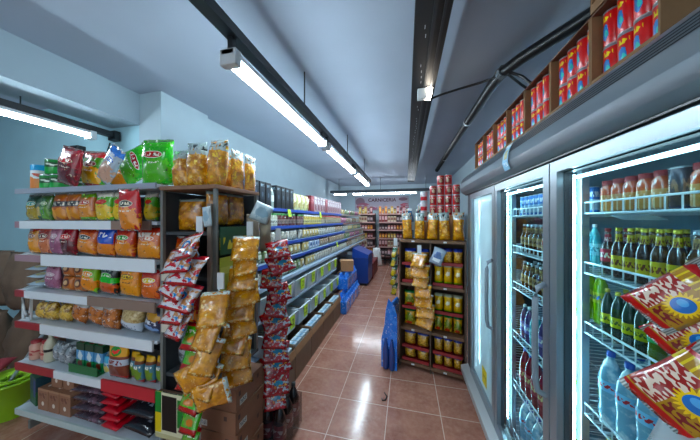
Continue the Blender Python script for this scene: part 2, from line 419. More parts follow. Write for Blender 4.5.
# ------------------------------------------------------------------ product builders
def crisp(name, base, top, logo, chip, band=None, txt='#f4f0e0', extra=()):
    L = [('blob', .5, .30, .52, .30, random.random()*9, 9, chip), ('noise', 55, .56, .68, '#fff0c8') if chip in ('#e8b84a',) else ('blob', .45, .24, .3, .2, 3.1, 14, chip)]
    if band: L.append(('band', 0, .13, band))
    L += [('band', .84, 1, top), ('nband', .74, .86, 4, 7, .52, top), ('ell', .5, .66, .31, .085, txt), ('ell', .5, .66, .29, .072, logo), ('script', .28, .72, .625, .695, 22, 14, txt),
          ('script', .25, .75, .46, .50, 22, 24, txt), ('noise', 38, .60, .72, '#3a2014'), ('noise', 47, .63, .72, '#f0e2c0')] + list(extra)  # last pale noise paints glints on the film into the bag colour
    return pm('print_'+name, base, L, rough=.26, coat=.6, bump=.4, bscale=22)
BAGM = dict(
    green=crisp('green_crisps', '#3fa512', '#4fb81e', '#b11f24', '#5fae2a'),
    greenred=crisp('green_red_crisps', '#4f9c28', '#c22a2e', '#7b1d24', '#e0a848', band='#8f1f26'),
    limered=crisp('lime_bag', '#57a82c', '#8a2a30', '#a8252c', '#d98a3a'),
    red=crisp('red_bag', '#8c1f29', '#9c2a34', '#c9343c', '#5e151c'),
    silver=crisp('silver_blue_bag', '#a8b6c2', '#3f78c8', '#2a62b8', '#c9a08a'),
    darkgreen=crisp('dark_green_bag', '#1f4a33', '#1c3a2c', '#3f8f8a', '#a08a2a'),
    olive=crisp('olive_bag', '#3f6a2c', '#2f5524', '#8fae7a', '#5f8f3a'),
    orangebrown=pm('print_orange_brown', '#a85a1e', [('blob',.3,.26,.22,.22,2,6,'#e2a02c'),('blob',.75,.28,.25,.22,5,8,'#c9882a'),('band',.52,.72,'#23262c'),('script',.08,.92,.56,.68,13,7,'#e6dcc8'),('band',.86,1,'#b06a24')], rough=.3, coat=.5, bump=.15, bscale=35),
    orangegreen=crisp('orange_green_bag', '#b5622a', '#6a9a2a', '#a82a20', '#cf8a3a', band='#6f9f1f'),
    lightgreen=crisp('light_green_bag', '#5fa834', '#e8e4d8', '#b9342a', '#e0bf4e', txt='#d8403a'),
    redlogo=crisp('red_logo_bag', '#b0262c', '#b9282e', '#15181c', '#d98a34', txt='#f2ead2'),
    gold=crisp('gold_orange_bag', '#b07a2a', '#9c2a24', '#7c231f', '#d9962e'),
    maroon=crisp('maroon_bag', '#8a3a34', '#b04a40', '#5f201f', '#c47a5a'),
    pink=crisp('pink_bag', '#c26a92', '#b8577f', '#e0a0bc', '#a84a76'),
    orange=crisp('orange_bag', '#c0642a', '#a8401f', '#232a3a', '#d98a3c'),
    bluered=crisp('blue_red_bag', '#a83a26', '#1f4fae', '#1d49b0', '#d9843a', extra=[('rect',.1,.95,.45,.92,'#1f4cb0'),('script',.2,.9,.66,.82,11,8,'#e8eef4')]),
    redgreen=crisp('red_green_bag', '#b8442c', '#99232a', '#2f8f36', '#d98b3a'),
    orangewhite=crisp('orange_white_bag', '#cc6a24', '#a83422', '#c2561e', '#dd9240', extra=[('script',.06,.94,.70,.84,10,6,'#f4efe4')]),
    whiteblue=pm('print_white_blue', '#b7c9d4', [('band',.7,1,'#5fa7c4'),('blob',.5,.35,.3,.25,1,5,'#d6c27a'),('script',.15,.85,.5,.62,12,8,'#2f6aa8')], rough=.3, coat=.5),
    blackgreen=crisp('black_green_bag', '#14201a', '#a9b4ae', '#1fae3f', '#c25a2a', extra=[('rect',.0,1,.42,.60,'#22b040')]),
    yelloworange=crisp('yellow_orange_bag', '#d98d1f', '#c9a22a', '#e8c24a', '#e09a2c', txt='#4a2a1c'),
    redorange=crisp('red_orange_bag', '#b5442a', '#a8262a', '#d9c03a', '#cf6a3a'),
    orangepack=pm('print_orange_pack', '#b06a3a', [('ell',.5,.6,.3,.28,'#5a2a1e'),('ell',.5,.6,.18,.16,'#d8b48a'),('band',0,.2,'#9c5a34'),('script',.2,.8,.05,.18,12,9,'#eadcc4')], rough=.3, coat=.4),
    limepack=crisp('lime_orange_bag', '#86b41f', '#b8862a', '#e89a2a', '#e3912c'),
    wheels=pm('print_pasta_wheels', '#dcb866', [('noise', 28, .42, .58, '#7a5424'), ('noise', 60, .55, .66, '#f0d89a')], rough=.22, coat=.8, bump=.8, bscale=55),
    wheelsorange=pm('print_orange_pasta', '#c07848', [('noise', 30, .45, .6, '#7a3f20'), ('noise', 60, .58, .68, '#efd0b4'), ('band',.78,1,'#a8a6a0')], rough=.22, coat=.8, bump=.7, bscale=45),
    beige=pm('print_beige_round', '#cbb98e', [('noise', 70, .45, .6, '#a5885a'), ('rect',0,1,0,.42,'#c9d2dc'), ('script',.15,.85,.12,.3,12,8,'#3a4a7a')], rough=.3, coat=.6),
    navy=pm('print_navy_bag', '#2a3350', [('blob',.5,.7,.4,.14,2,6,'#b98a3a'),('blob',.5,.25,.35,.12,4,6,'#7a98c2'),('script',.2,.8,.42,.55,13,9,'#d8dde4')], rough=.3, coat=.5),
    bluegreen=pm('print_blue_green_pack', '#2f7f4e', [('band',.35,.72,'#5f98c4'),('band',.72,1,'#24402e'),('blob',.5,.5,.25,.18,3,5,'#d8e6ea'),('blob',.5,.2,.3,.12,7,6,'#7a2f24')], rough=.35, coat=.3),
    pouch=pm('print_brown_pouch', '#7a3f30', [('band',.68,1,'#d8a024'),('ell',.5,.82,.26,.13,'#3a8a3a'),('script',.3,.7,.76,.88,10,10,'#e8402a'),('band',.42,.6,'#b8c2cc'),('script',.15,.85,.45,.57,14,10,'#7a2a2a'),('band',0,.1,'#b3302a')], rough=.3, coat=.4),
    seeds=pm('print_seed_pack', '#4a7a8c', [('band',.7,1,'#6a3a24'),('band',.82,1,'#c9a02c'),('blob',.5,.3,.4,.24,2,7,'#6d8a3a'),('script',.1,.9,.52,.64,12,8,'#e8ece4'),('band',0,.12,'#a8302c')], rough=.3, coat=.4),
    grayfoil=pm('print_grey_foil', '#8f979c', [('noise', 26, .45, .58, '#4a5054'), ('noise', 40, .58, .66, '#e0e4e4')], rough=.2, coat=.7, bump=.6, bscale=40),
    purple=pm('print_dark_purple', '#3f303a', [('noise', 22, .5, .62, '#6a4f5a'), ('noise', 60, .62, .7, '#a89aa4')], rough=.22, coat=.8, bump=.6, bscale=35),
    blackpack=pm('print_black_pack', '#181a20', [('rect',.35,.7,.55,.85,'#6a5a44'),('script',.15,.85,.2,.35,10,7,'#787c84')], rough=.2, coat=.8, bump=.4, bscale=25),
    redpack=pm('print_red_pack', '#b32232', [('band',.8,1,'#c8b8bc'),('script',.1,.9,.3,.6,11,6,'#e8b0b0'),('rect',.55,.8,.1,.5,'#7c1420')], rough=.3, coat=.5, bump=.2),
    goldclear=pm('print_gold_clear', '#e2a830', [('noise', 22, .40, .54, '#b0741c'), ('noise', 38, .54, .66, '#f8dc80'), ('nband', .70, 1, 2, 8, .40, '#a8b4b0'), ('band', .86, 1, '#9fb0ae'), ('nband', .80, .94, 5, 7, .54, '#26302c')], rough=.18, coat=1, bump=.9, bscale=45),
    goldfries=pm('print_gold_fries', '#e6a820', [('noise', 20, .40, .54, '#b87a14'), ('noise', 40, .55, .66, '#f8d868'), ('nband', .74, 1, 4, 9, .42, '#a9b6b2'), ('nband', .82, .92, 6, 6, .52, '#2d3a34')], rough=.18, coat=1, bump=.9, bscale=70),
    goldbrown=pm('print_brown_crisps', '#c88a28', [('noise', 18, .40, .56, '#8a5812'), ('noise', 40, .58, .68, '#e6bb5a'), ('band', .9, 1, '#8a948e')], rough=.2, coat=1, bump=.9, bscale=38),
    hanggold=pm('print_hanging_gold', '#dda02c', [('noise', 16, .40, .55, '#b07418'), ('noise', 34, .57, .68, '#f8e0a0'), ('nband', .0, .07, 2, 9, .5, '#ecd9a0'), ('nband', .88, 1, 3, 9, .45, '#c9d2c8')], rough=.15, coat=1, bump=.8, bscale=40),
    hangrwb=pm('print_red_white_blue', '#d8d4d6', [('nband',.2,.8,4,5,.52,'#c08a62'),('ell',.5,.55,.2,.15,'#2f86c8'),('star',.5,.55,.1,.08,8,'#e6f0f4'),('band',0,.10,'#a81e2a'),('band',.86,1,'#b82834'),('nband',.08,.6,6,5,.56,'#b8323a'),('nband',.1,.5,9,7,.62,'#3a86c0')], rough=.2, coat=.8, bump=.3, bscale=40),
    hangred=pm('print_red_candy', '#96202a', [('nband',.12,.85,3,7,.54,'#a9b4bc'),('nband',.0,.5,5,6,.6,'#6f1420'),('ell',.55,.5,.2,.13,'#2b6f8f'),('nband',.3,.7,8,9,.6,'#d9a05a'),('band',.85,1,'#8c1620')], rough=.18, coat=.9, bump=.4, bscale=40),
    hanggreen=pm('print_green_rings', '#55a838', [('blob',.5,.45,.35,.18,3,6,'#7a9c4a'),('blob',.55,.4,.2,.12,6,8,'#c47a34'),('band',0,.22,'#a51a24'),('band',.86,1,'#a8202a'),('script',.15,.85,.62,.74,12,9,'#dfe8d0')], rough=.2, coat=.8, bump=.3, bscale=40),
    bigred=pm('print_big_snack', '#a07a34', [('band',.86,1,'#9c1a20'),('band',0,.12,'#a81c22'),('rect',0,.42,.14,.70,'#8f2a26'),('rect',.7,1,.62,.86,'#b01d26'),('vstripes',.7,.86,9,.3,'#d9c23a'),
            ('star',.62,.46,.26,.17,22,'#e8c828'),('ell',.62,.46,.18,.115,'#1f6fb8'),('ell',.58,.48,.09,.05,'#5fa8dc'),('script',.06,.42,.14,.70,9,26,'#e0d0c0'),('script',.46,.9,.14,.28,9,26,'#6a1a1c')], rough=.15, coat=1, bump=.35, bscale=30),
    pasta=pm('print_pasta_pack', '#cfa655', [('noise', 40, .42, .56, '#94692a'),('noise', 70, .58, .68, '#e8cf92'),('band',.80,1,'#2a3a8a'),('band',0,.13,'#a82a24')], rough=.2, coat=.8, bump=.5, bscale=60),
    pastagreen=pm('print_green_pasta', '#d0a53a', [('blob',.5,.45,.4,.3,5,5,'#6c7a2a'),('noise', 60, .58, .68, '#e8d47a'),('band',.84,1,'#1f6a3a'),('blob',.5,.2,.3,.1,2,6,'#b83a24')], rough=.2, coat=.8, bump=.5, bscale=50),
    pastayellow=pm('print_yellow_pasta', '#e6c044', [('vstripes',.12,.8,7,.35,'#b48520'),('band',0,.16,'#86b02a'),('band',.86,1,'#c9cdb4'),('blob',.5,.55,.25,.1,2,5,'#e9e2c0')], rough=.2, coat=.8, bump=.3, bscale=50),
    bean_white=pm('print_white_beans', '#c9c6b4', [('noise', 60, .45, .58, '#8f8a74'),('band',.84,1,'#a9b6b4')], rough=.25, coat=.6, bump=.4, bscale=80),
    bean_red=pm('print_red_beans', '#6a2f2c', [('noise', 70, .5, .6, '#3f1a1a'),('rect',.2,.8,.35,.65,'#a89a90')], rough=.25, coat=.6, bump=.4, bscale=80),
    bean_yellow=pm('print_yellow_bag', '#c4a83a', [('noise', 60, .5, .6, '#8f7a24'),('rect',.2,.8,.4,.7,'#dfe0c2'),('band',.88,1,'#9ab0a0')], rough=.25, coat=.6, bump=.4, bscale=80),
    bean_green=pm('print_green_bag', '#6f8a3c', [('noise', 60, .5, .6, '#44592a'),('rect',.2,.8,.4,.7,'#d5dcc0')], rough=.25, coat=.6, bump=.4),
    bean_tan=pm('print_tan_bag', '#a78860', [('noise', 60, .5, .6, '#6a5034'),('rect',.25,.75,.35,.6,'#cfc4ac')], rough=.25, coat=.6, bump=.4),
    bean_blue=pm('print_blue_bag', '#8fa9c2', [('blob',.5,.5,.3,.3,3,5,'#3d67a8'),('rect',.2,.8,.2,.4,'#e2e6ea')], rough=.25, coat=.6),
    bean_pink=pm('print_pink_bag', '#bd8f8c', [('blob',.5,.5,.3,.3,3,5,'#8a2f34'),('rect',.2,.8,.2,.4,'#e0d6d2')], rough=.25, coat=.6),
    yellowbag=pm('print_bright_yellow', '#d6cc6a', [('blob',.5,.45,.35,.3,3,6,'#e6e0b0'),('blob',.5,.3,.3,.2,7,6,'#b8a02a'),('rect',.25,.75,.6,.75,'#c9d0c4')], rough=.3, coat=.5),
)
def seal_mat(key):
    return BAGM[key]
def b_bag(key, w, h, d, seed, name='crisp_bag', seals=True, crinkle=1.0, nu=10, nv=14):
    if nu == 10: nu, nv, crinkle = 12, 16, crinkle*1.5
    def f():
        o = MB().bag(w, h, d, seed, nu, nv, crinkle).build(name, BAGM[key], None, smooth=True, weld=True)
        if seals:
            m = pm('seal_'+key, {'green':'#4fa82a','red':'#7c2a30'}.get(key, '#9aa09c'), [('vstripes',0,1,24,.5,'#5f6664')], rough=.25, coat=.6)
            for z, nm in ((h, 'top_seal'), (0, 'bottom_seal')):
                s = MB(); n = 10
                for i in range(n):
                    x0 = (i/n-.5)*w*.99; x1 = ((i+1)/n-.5)*w*.99
                    y0 = .004*math.sin(i*1.9+seed); y1 = .004*math.sin((i+1)*1.9+seed)
                    za, zb = (z-.012, z+.008) if z else (0.0, .016)
                    s.quad([(x0,y0-.002,za),(x1,y1-.002,za),(x1,y1-.002,zb),(x0,y0-.002,zb)], ((i/n,0),((i+1)/n,0),((i+1)/n,1),(i/n,1)))
                s.build(nm, m, o)
        return o
    return f
def b_carton(mat, w, h, d, name='carton'):
    return lambda: MB().box(-w/2, w/2, -d/2, d/2, 0, h).build(name, mat, None, bevel=min(w,h,d)*.03)
def b_can(mat, r, h, name='food_tin', rim=True):
    def f():
        o = MB().lathe([(r*.93,0),(r,.004),(r,h*.5),(r,h-.004),(r*.95,h)], 16).build(name, mat, None, smooth=True)
        if rim: MB().lathe([(r*1.02,h-.006),(r*1.02,h),(r*.9,h+.001),(r*.88,h-.003)], 16, cap=False).lathe([(r*.88,h-.003),(.0,h-.003)], 16, cap=False).build('lid', M['alu'], o, smooth=True)
        return o
    return f
def b_jar(mat, cap, r, h, name='jar'):
    def f():
        o = MB().lathe([(r*.9,0),(r,.006),(r,h*.72),(r*.72,h*.84),(r*.72,h*.87)], 14).build(name, mat, None, smooth=True)
        MB().lathe([(r*.78,h*.85),(r*.78,h),(0,h)], 14, cap=False).build('lid', cap, o, smooth=True)
        return o
    return f
def b_bottle(body, label, cap, r, h, kind='soda', name='drink_bottle', lab=(.28,.55)):
    def f():
        if kind == 'beer': pr = [(r*.9,0),(r,.006),(r,h*.52),(r*.9,h*.6),(r*.45,h*.74),(r*.38,h*.86),(r*.40,h*.95)]
        elif kind == 'water': pr = [(r*.85,0),(r,.01),(r*.96,h*.12),(r,h*.2),(r*.94,h*.3),(r,h*.42),(r*.98,h*.62),(r*.9,h*.72),(r*.5,h*.86),(r*.3,h*.9),(r*.3,h*.94)]
        else: pr = [(r*.8,0),(r,.012),(r,h*.22),(r*.92,h*.34),(r,h*.5),(r,h*.62),(r*.82,h*.74),(r*.42,h*.87),(r*.3,h*.91),(r*.3,h*.94)]
        o = MB().lathe(pr, 14).build(name, body, None, smooth=True)
        rr = r*1.012
        MB().lathe([(rr,h*lab[0]),(rr,h*lab[1])], 14, cap=False).build('label_band', label, o, smooth=True)
        if kind == 'beer': MB().lathe([(r*.62,h*.66),(r*.47,h*.75),(r*.42,h*.87)], 12, cap=False).build('neck_label', label, o, smooth=True)
        rc = r*(.43 if kind == 'beer' else .36)
        MB().lathe([(rc,h*.93),(rc,h*1.0),(0,h*1.0)], 12, cap=False).build('cap', cap, o, smooth=True)
        return o
    return f

# ------------------------------------------------------------------ left snack rack (front at Y=1.10)
FY = 1.10
def rack(name, label, x0, x1, depth, shelves, strips, post_m=M['post'], height=None, backm=M['backp'], floor_z=.2):
    t = thing(name, label, 'shelving unit', ((x0+x1)/2, FY+depth/2, 0))
    top = height or shelves[0]
    for x in (x0, x1-.02):
        MB().box(x, x+.02, FY+depth-.05, FY+depth-.01, 0, top).build('rear_post', post_m, t, world=True)
        MB().box(x, x+.02, FY+.05, FY+depth-.05, .04, .1).build('foot', post_m, t, world=True)
    MB().box(x0+.02, x1-.02, FY+depth-.03, FY+depth-.015, .1, top-.03).build('back_panel', backm, t, world=True)
    for i, z in enumerate(shelves):
        s = MB().box(x0, x1, FY, FY+depth-.05, z-.02, z-.001).build('shelf', M['shelfwhite'], t, world=True)
        for (a, b, m, zz0, zz1, yy) in strips[i]:
            MB().box(a, b, FY-.012-yy, FY-yy-.001, z+zz0, z+zz1).build('price_strip', m, s, world=True)
        if 0 < i < len(shelves):
            for x in (x0, x1-.006):
                br = MB(); br.quad([(x+.003, FY+.02, z), (x+.003, FY+depth-.05, z), (x+.003, FY+depth-.05, z+.12), (x+.003, FY+depth-.12, z+.12)])
                br.build('shelf_bracket', M['shelfwhite'], s, world=True)
    return t
LX0, LX1 = -2.70, -1.43
SZ = [1.785, 1.56, 1.325, 1.075, .855, .56, .235]
W_, R_, P_, B_ = M['strip_white'], M['strip_red'], M['strip_pink'], M['strip_brown']
rack('snack_rack', 'white and red shelving unit packed with crisp bags beside the left wall', LX0, LX1, .40, SZ, [
    [(LX0, LX1, pm('strip_grey', '#9aa2b0', rough=.4), -.03, .004, 0)],
    [(LX0, LX0+.05, P_, -.045, 0, 0), (LX0+.05, -1.78, W_, -.05, .004, 0), (-1.78, LX1-.04, B_, -.05, .004, 0)],
    [(LX0, -2.42, P_, -.045, 0, 0), (-2.42, LX1, W_, -.065, .012, .003)],
    [(LX0, LX0+.1, R_, -.045, 0, 0), (LX0+.1, -1.98, W_, -.05, .0, 0), (-1.98, LX1, B_, -.05, .008, .003)],
    [(LX0, -2.43, R_, -.045, 0, 0), (-2.43, LX1+.02-.04, W_, -.06, .004, .003)],
    [(LX0, -2.30, R_, -.05, 0, 0), (-2.30, -1.86, W_, -.05, 0, 0), (-1.86, LX1, pm('strip_bright_red', '#c02430', rough=.4), -.06, .012, .003)],
    [(LX0, LX1, pm('strip_pale', '#b9c9c6', rough=.4), -.04, 0, 0)],
])
for x in (LX0+.06, LX1-.08):
    pass
G1 = 'snack bags on the shelves of the left rack'
def lb(i, key, x, w, h, d, label, y=1.155, ry=0, rx=0, rz=0, dz=0, cat='snack bag', name='crisp_bag', grp=G1, seals=True, crk=1.0, sc=None):
    """one bag on shelf i of the left rack"""
    if i > 0 and y > 1.1:
        gap = SZ[i-1] - .022 - SZ[i]
        h = round(min(h, (gap - .0165 - w*abs(math.sin(ry)))/math.cos(ry)), 3)
    z = SZ[i] + .002 + abs(math.sin(ry))*w*.5 + abs(math.sin(rx))*d*.5 + .003*(ry != 0) + dz
    k = ('lb', key, w, h, d)
    return put(k, b_bag(key, w, h, d, len(PROTO)*1.7, name, seals, crk), (x, y, z), (rx, ry, rz), label, cat, grp)
# top shelf
put('canister', b_can(pm('print_white_canister', '#dde3e4', [('band',.78,1,'#3f9fd0'),('blob',.5,.3,.4,.22,2,5,'#d98a5a'),('script',.15,.85,.5,.66,10,7,'#c05a4a')], rough=.35), .05, .19, 'drink_powder_canister', False),
    (-2.672, 1.2, SZ[0]+.002), (0,0,.2), 'white canister with blue top at left end of top shelf', 'canister')
gcm = pm('print_green_tin', '#157a3a', [('band',.86,1,'#1f8c48'),('ell',.5,.62,.34,.16,'#0c4a22'),('script',.25,.75,.55,.7,11,9,'#d8e4d4'),('blob',.5,.25,.4,.2,2,7,'#2fa050')], rough=.3, coat=.4)
for x, z, y, l in ((-2.565, 0, 1.2, 'lower left'), (-2.455, 0, 1.2, 'lower right'), (-2.51, .114, 1.2, 'upper')):
    put('green_tin', b_can(gcm, .052, .11, 'green_tin', True), (x, y, SZ[0]+.002+z), (0,0,.1), f'{l} green tin of the stack beside the white canister', 'tin', 'green tins on the top shelf')
for z in (0, .114):
    put('green_tin', b_can(gcm, .052, .11), (-2.44, 1.33, SZ[0]+.002+z), (0,0,.3), f'{"upper" if z else "lower"} green tin standing behind the red bag on top shelf', 'tin', 'green tins on the top shelf')
lb(0, 'red', -2.29, .20, .255, .08, 'dark red snack bag leaning right on the top shelf', ry=R(14), y=1.15)
lb(0, 'greenred', -2.235, .22, .265, .09, 'green crisp bag with red ends standing on the top shelf', ry=R(6), y=1.26)
lb(0, 'limered', -2.20, .2, .24, .05, 'green and red crisp bag behind the silver bag on top shelf', y=1.385, ry=R(20), rx=R(-6))
lb(0, 'silver', -1.955, .13, .25, .06, 'silver and blue snack bag tilted steeply on the top shelf', y=1.15, ry=R(36), dz=-.0)
lb(0, 'green', -1.97, .25, .23, .10, 'green crisp bag slumped on its side on the top shelf', y=1.27, ry=R(62), rx=R(-10))
lb(0, 'green', -1.86, .25, .23, .08, 'second slumped green crisp bag, half behind the first', y=1.38, ry=R(48), rx=R(-10))
lb(0, 'green', -1.535, .21, .28, .10, 'upright green crisp bag at right end of the top shelf', y=1.185, ry=R(1), rz=R(8))
# second shelf
for key, x, w, ds in (('darkgreen', -2.615, .155, 'dark green and gold crisp bag at left end of second shelf'), ('olive', -2.49, .125, 'olive green crisp bag, second on the second shelf'),
        ('orangebrown', -2.345, .145, 'orange bag with black band, third on the second shelf'), ('orangebrown', -2.21, .13, 'orange bag with black band, fourth on the second shelf'),
        ('orangegreen', -2.085, .15, 'orange and lime crisp bag, fifth on the second shelf'), ('lightgreen', -1.93, .155, 'light green crisp bag, sixth on the second shelf'),
        ('lightgreen', -1.775, .165, 'light green crisp bag, seventh on the second shelf'), ('lightgreen', -1.645, .11, 'light green crisp bag, eighth on second shelf, behind the red one')):
    lb(1, key, x, w, .20, .075, ds, y=1.155 + (.08 if 'eighth' in ds else 0), ry=R(random.uniform(-1.2, 1.5)))
lb(1, 'redlogo', -1.525, .155, .235, .065, 'red bag with black logo hanging over the edge of second shelf', y=1.03, dz=-.055, rx=R(3), name='hanging_crisp_bag')
# third shelf
for key, x, w, ds, ry in (('gold', -2.615, .125, 'gold and red crisp bag at left end of third shelf', 0), ('maroon', -2.50, .125, 'brownish red snack bag, second on the third shelf', 0),
        ('pink', -2.385, .12, 'pink snack bag on the third shelf', 0), ('red', -2.265, .145, 'red snack bag right of the pink one on third shelf', 0),
        ('orange', -2.10, .18, 'orange crisp bag leaning right on the third shelf', 7), ('bluered', -1.925, .16, 'crisp bag with big blue panel on the third shelf', 4),
        ('redgreen', -1.755, .165, 'red and green crisp bag, seventh on the third shelf', 2), ('orangewhite', -1.555, .20, 'orange crisp bag with white lettering at right of third shelf', 0)):
    lb(2, key, x, w, .205, .07, ds, ry=R(ry))
# fourth shelf
for n, (x, z) in enumerate(((-2.60, 0), (-2.59, .055), (-2.595, .11))):
    put('flatpack', b_bag('whiteblue', .15, .14, .03, 4, 'biscuit_pack', False, .5), (x, 1.13, SZ[3]+.03+z), (R(-82), 0, R(4*n)), f'white and blue pack lying on fourth shelf, {("bottom","middle","top")[n]} of three', 'snack pack', 'white packs on the fourth shelf')
lb(3, 'pink', -2.465, .15, .16, .06, 'small pink snack bag on the fourth shelf', y=1.17)
put('darkbottle', b_bottle(pm('dark_sauce', '#241a1a', rough=.2, coat=.5), pm('sauce_label', '#c9a02c', rough=.4), M['black'], .028, .2, 'beer', 'sauce_bottle', (.02,.25)), (-2.375, 1.2, SZ[3]+.002), (0,0,0), 'dark sauce bottle with yellow foot on fourth shelf', 'bottle')
for n, (x, z) in enumerate(((-2.30, 0), (-2.30, .10), (-2.185, 0), (-2.185, .10))):
    put('orangepack', b_bag('orangepack', .115, .098, .06, 5, 'snack_pack', False), (x, 1.17, SZ[3]+.002+z), (0,0,0), f'{"upper" if z else "lower"} orange brown pack, {"left" if x < -2.25 else "right"} stack on fourth shelf', 'snack pack', 'orange brown packs on the fourth shelf')
lb(3, 'limepack', -2.075, .14, .19, .07, 'lime and orange crisp bag leaning right on fourth shelf', ry=R(8))
lb(3, 'blackgreen', -1.90, .165, .19, .07, 'black and green crisp bag on the fourth shelf', ry=R(4))
lb(3, 'yelloworange', -1.715, .17, .195, .075, 'yellow orange crisp bag on the fourth shelf', ry=R(3))
lb(3, 'redorange', -1.54, .16, .185, .07, 'red and orange crisp bag at right end of fourth shelf')
# fifth shelf
br = thing('shelf_end_stand', 'white wavy wire end stop at left end of fifth shelf', 'shelf divider', (-2.64, 1.12, SZ[4]))
e = MB().tube([(-.045,0,.003),(-.045,0,.16),(-.03,0,.06),(0,0,.03),(.03,0,.06),(.045,0,.16),(.045,0,.003)], .007, 8); e.build('wire_loop', M['white'], br, smooth=True)
MB().box(-.05,.05,-.01,.14,0.001,.006).build('base_plate', M['white'], br)
for n, (x, y, ry, hh) in enumerate(((-2.54,1.155,4,.12),(-2.425,1.15,-3,.13),(-2.31,1.16,5,.12),(-2.51,1.27,-4,.16),(-2.395,1.275,3,.165),(-2.28,1.27,-3,.16))):
    lb(4, 'wheels', x, .10, hh, .075, f'clear bag of yellow pasta wheels, {("front left","front middle","front right","rear left","rear middle","rear right")[n]} on fifth shelf', y=y, ry=R(ry), name='pasta_bag', cat='pasta bag', grp='pasta wheel bags on the fifth shelf', seals=False)
for n, (x, ry, y) in enumerate(((-2.185, 16, 1.16), (-2.035, 18, 1.16), (-2.10, 10, 1.28))):
    lb(4, 'wheelsorange', x, .135, .165, .075, f'clear bag of orange pasta leaning on fifth shelf, {("front left","front right","rear")[n]} one', y=y, ry=R(ry), name='pasta_bag', cat='pasta bag', grp='orange pasta bags on the fifth shelf', seals=False)
lb(4, 'wheelsorange', -1.875, .14, .18, .085, 'upright bag of orange and white pasta on fifth shelf', name='pasta_bag', cat='pasta bag', seals=False)
lb(4, 'beige', -1.70, .165, .175, .10, 'round beige bag with white label on the fifth shelf', name='grain_bag', cat='grain bag', seals=False, ry=R(10))
lb(4, 'navy', -1.525, .15, .17, .08, 'navy bag with golden print at right end of fifth shelf', ry=R(14))
# sixth shelf
for n, (x, y) in enumerate(((-2.625,1.16),(-2.55,1.18),(-2.60,1.26))):
    put('pinkjar', b_jar(pm('print_pink_jar', '#c9a08f', [('script',.2,.8,.3,.6,11,7,'#a84a4a')], rough=.3, coat=.3), M['strip_red'], .036, .135), (x, y, SZ[5]+.002), (0,0,0), f'small pink jar with red lid, {("left","right","rear")[n]} one at end of sixth shelf', 'jar', 'red lidded jars on the sixth shelf')
put('creambottle', b_bottle(pm('cream_plastic', '#c4bfa4', rough=.35), M['black'], pm('cream_cap', '#d6d2bc', rough=.4), .034, .19, 'soda', 'sauce_bottle', (.4,.5)), (-2.475, 1.16, SZ[5]+.002), (0,0,0), 'cream plastic bottle with black band on sixth shelf', 'bottle')
for n, (x, y, ry) in enumerate(((-2.40,1.17,5),(-2.315,1.16,-4),(-2.235,1.15,3),(-2.34,1.28,0))):
    lb(5, 'grayfoil', x, .075, .14+.02*(n==3), .07, f'grey foil pack on sixth shelf, {("first","second","third from the cream bottle","rear")[n]}', y=y, ry=R(ry), name='foil_pack', cat='snack pack', grp='grey foil packs on the sixth shelf', seals=False)
tb = thing('display_tray', 'green display tray holding three cartons on the sixth shelf', 'tray', (-2.06, 1.17, SZ[5]))
MB().box(-.13,.13,-.06,.06,.001,.006).build('tray_base', pm('tray_green', '#2a6a3a', rough=.5), tb); MB().box(-.13,.13,-.064,-.06,.0,.055).build('tray_front', MATS['tray_green'], tb)
for n in range(3):
    put('greencarton', b_carton(BAGM['bluegreen'], .075, .17, .07, 'drink_carton'), (-2.145+n*.085, 1.175, SZ[5]+.008), (0,0,0), f'blue and green carton in the tray, {("left","middle","right")[n]} of three', 'carton', 'cartons in the green tray')
lb(5, 'whiteblue', -1.90, .08, .11, .05, 'small pale pack beside the brown pouch on sixth shelf', cat='snack pack', seals=False)
lb(5, 'pouch', -1.79, .165, .215, .06, 'brown pouch with yellow top on the sixth shelf', y=1.14, name='snack_pouch')
lb(5, 'seeds', -1.675, .07, .17, .05, 'narrow seed pack between pouch and blue packs', y=1.16, name='seed_pack', seals=False)
for n in range(3):
    lb(5, 'seeds', -1.615+n*.072, .07, .165, .05, f'blue and green seed pack on sixth shelf, {("left","middle","right")[n]} of three', y=1.14+n*.012, name='seed_pack', seals=False, grp='seed packs on the sixth shelf')
# bottom shelf
put('bluecarton', b_carton(pm('print_dark_carton', '#26404a', [('rect',.0,1,.0,.5,'#2f5a3a'),('rect',.6,.95,.3,.9,'#2a3a7a')], rough=.4), .12, .20, .14), (-2.615, 1.21, SZ[6]+.002), (0,0,R(-12)), 'dark blue green carton at left end of bottom shelf', 'carton')
bcm = pm('print_brown_carton', '#8f6a56', [('ell',.5,.32,.12,.1,'#e0d4c8'),('script',.15,.85,.55,.8,11,6,'#6a4034'),('band',.9,1,'#a58068')], rough=.6)
for n, (x, z) in enumerate(((-2.475,0),(-2.365,0),(-2.255,0),(-2.40,.152),(-2.28,.152))):
    put('browncarton', b_carton(bcm, .105, .15, .12), (x, 1.18 + (.03 if z else 0), SZ[6]+.002+z), (0,0,0), f'brown carton on bottom shelf, {"upper" if z else "lower"} row, {("left","middle","right","left","right")[n]} one', 'carton', 'brown cartons on the bottom shelf')
put('browncarton', b_carton(bcm, .105, .15, .12), (-2.50, 1.33, SZ[6]+.1525), (0,0,R(8)), 'brown carton standing higher at the rear of bottom shelf', 'carton', 'brown cartons on the bottom shelf')
put('browncarton', b_carton(bcm, .105, .15, .12), (-2.50, 1.33, SZ[6]+.002), (0,0,R(4)), 'brown carton at the rear of bottom shelf under the higher one', 'carton', 'brown cartons on the bottom shelf')
for n in range(4):
    put('purplepack', b_bag('purple', .27, .21, .052, 3, 'rice_pack', False, .35), (-2.03+.006*(n%2), 1.105, SZ[6]+.032+n*.06), (R(-86), 0, R(5*(n%2)-2)), f'dark purple pack lying on the bottom shelf, {ORD[n]} from below', 'food pack', 'stacked dark purple packs')
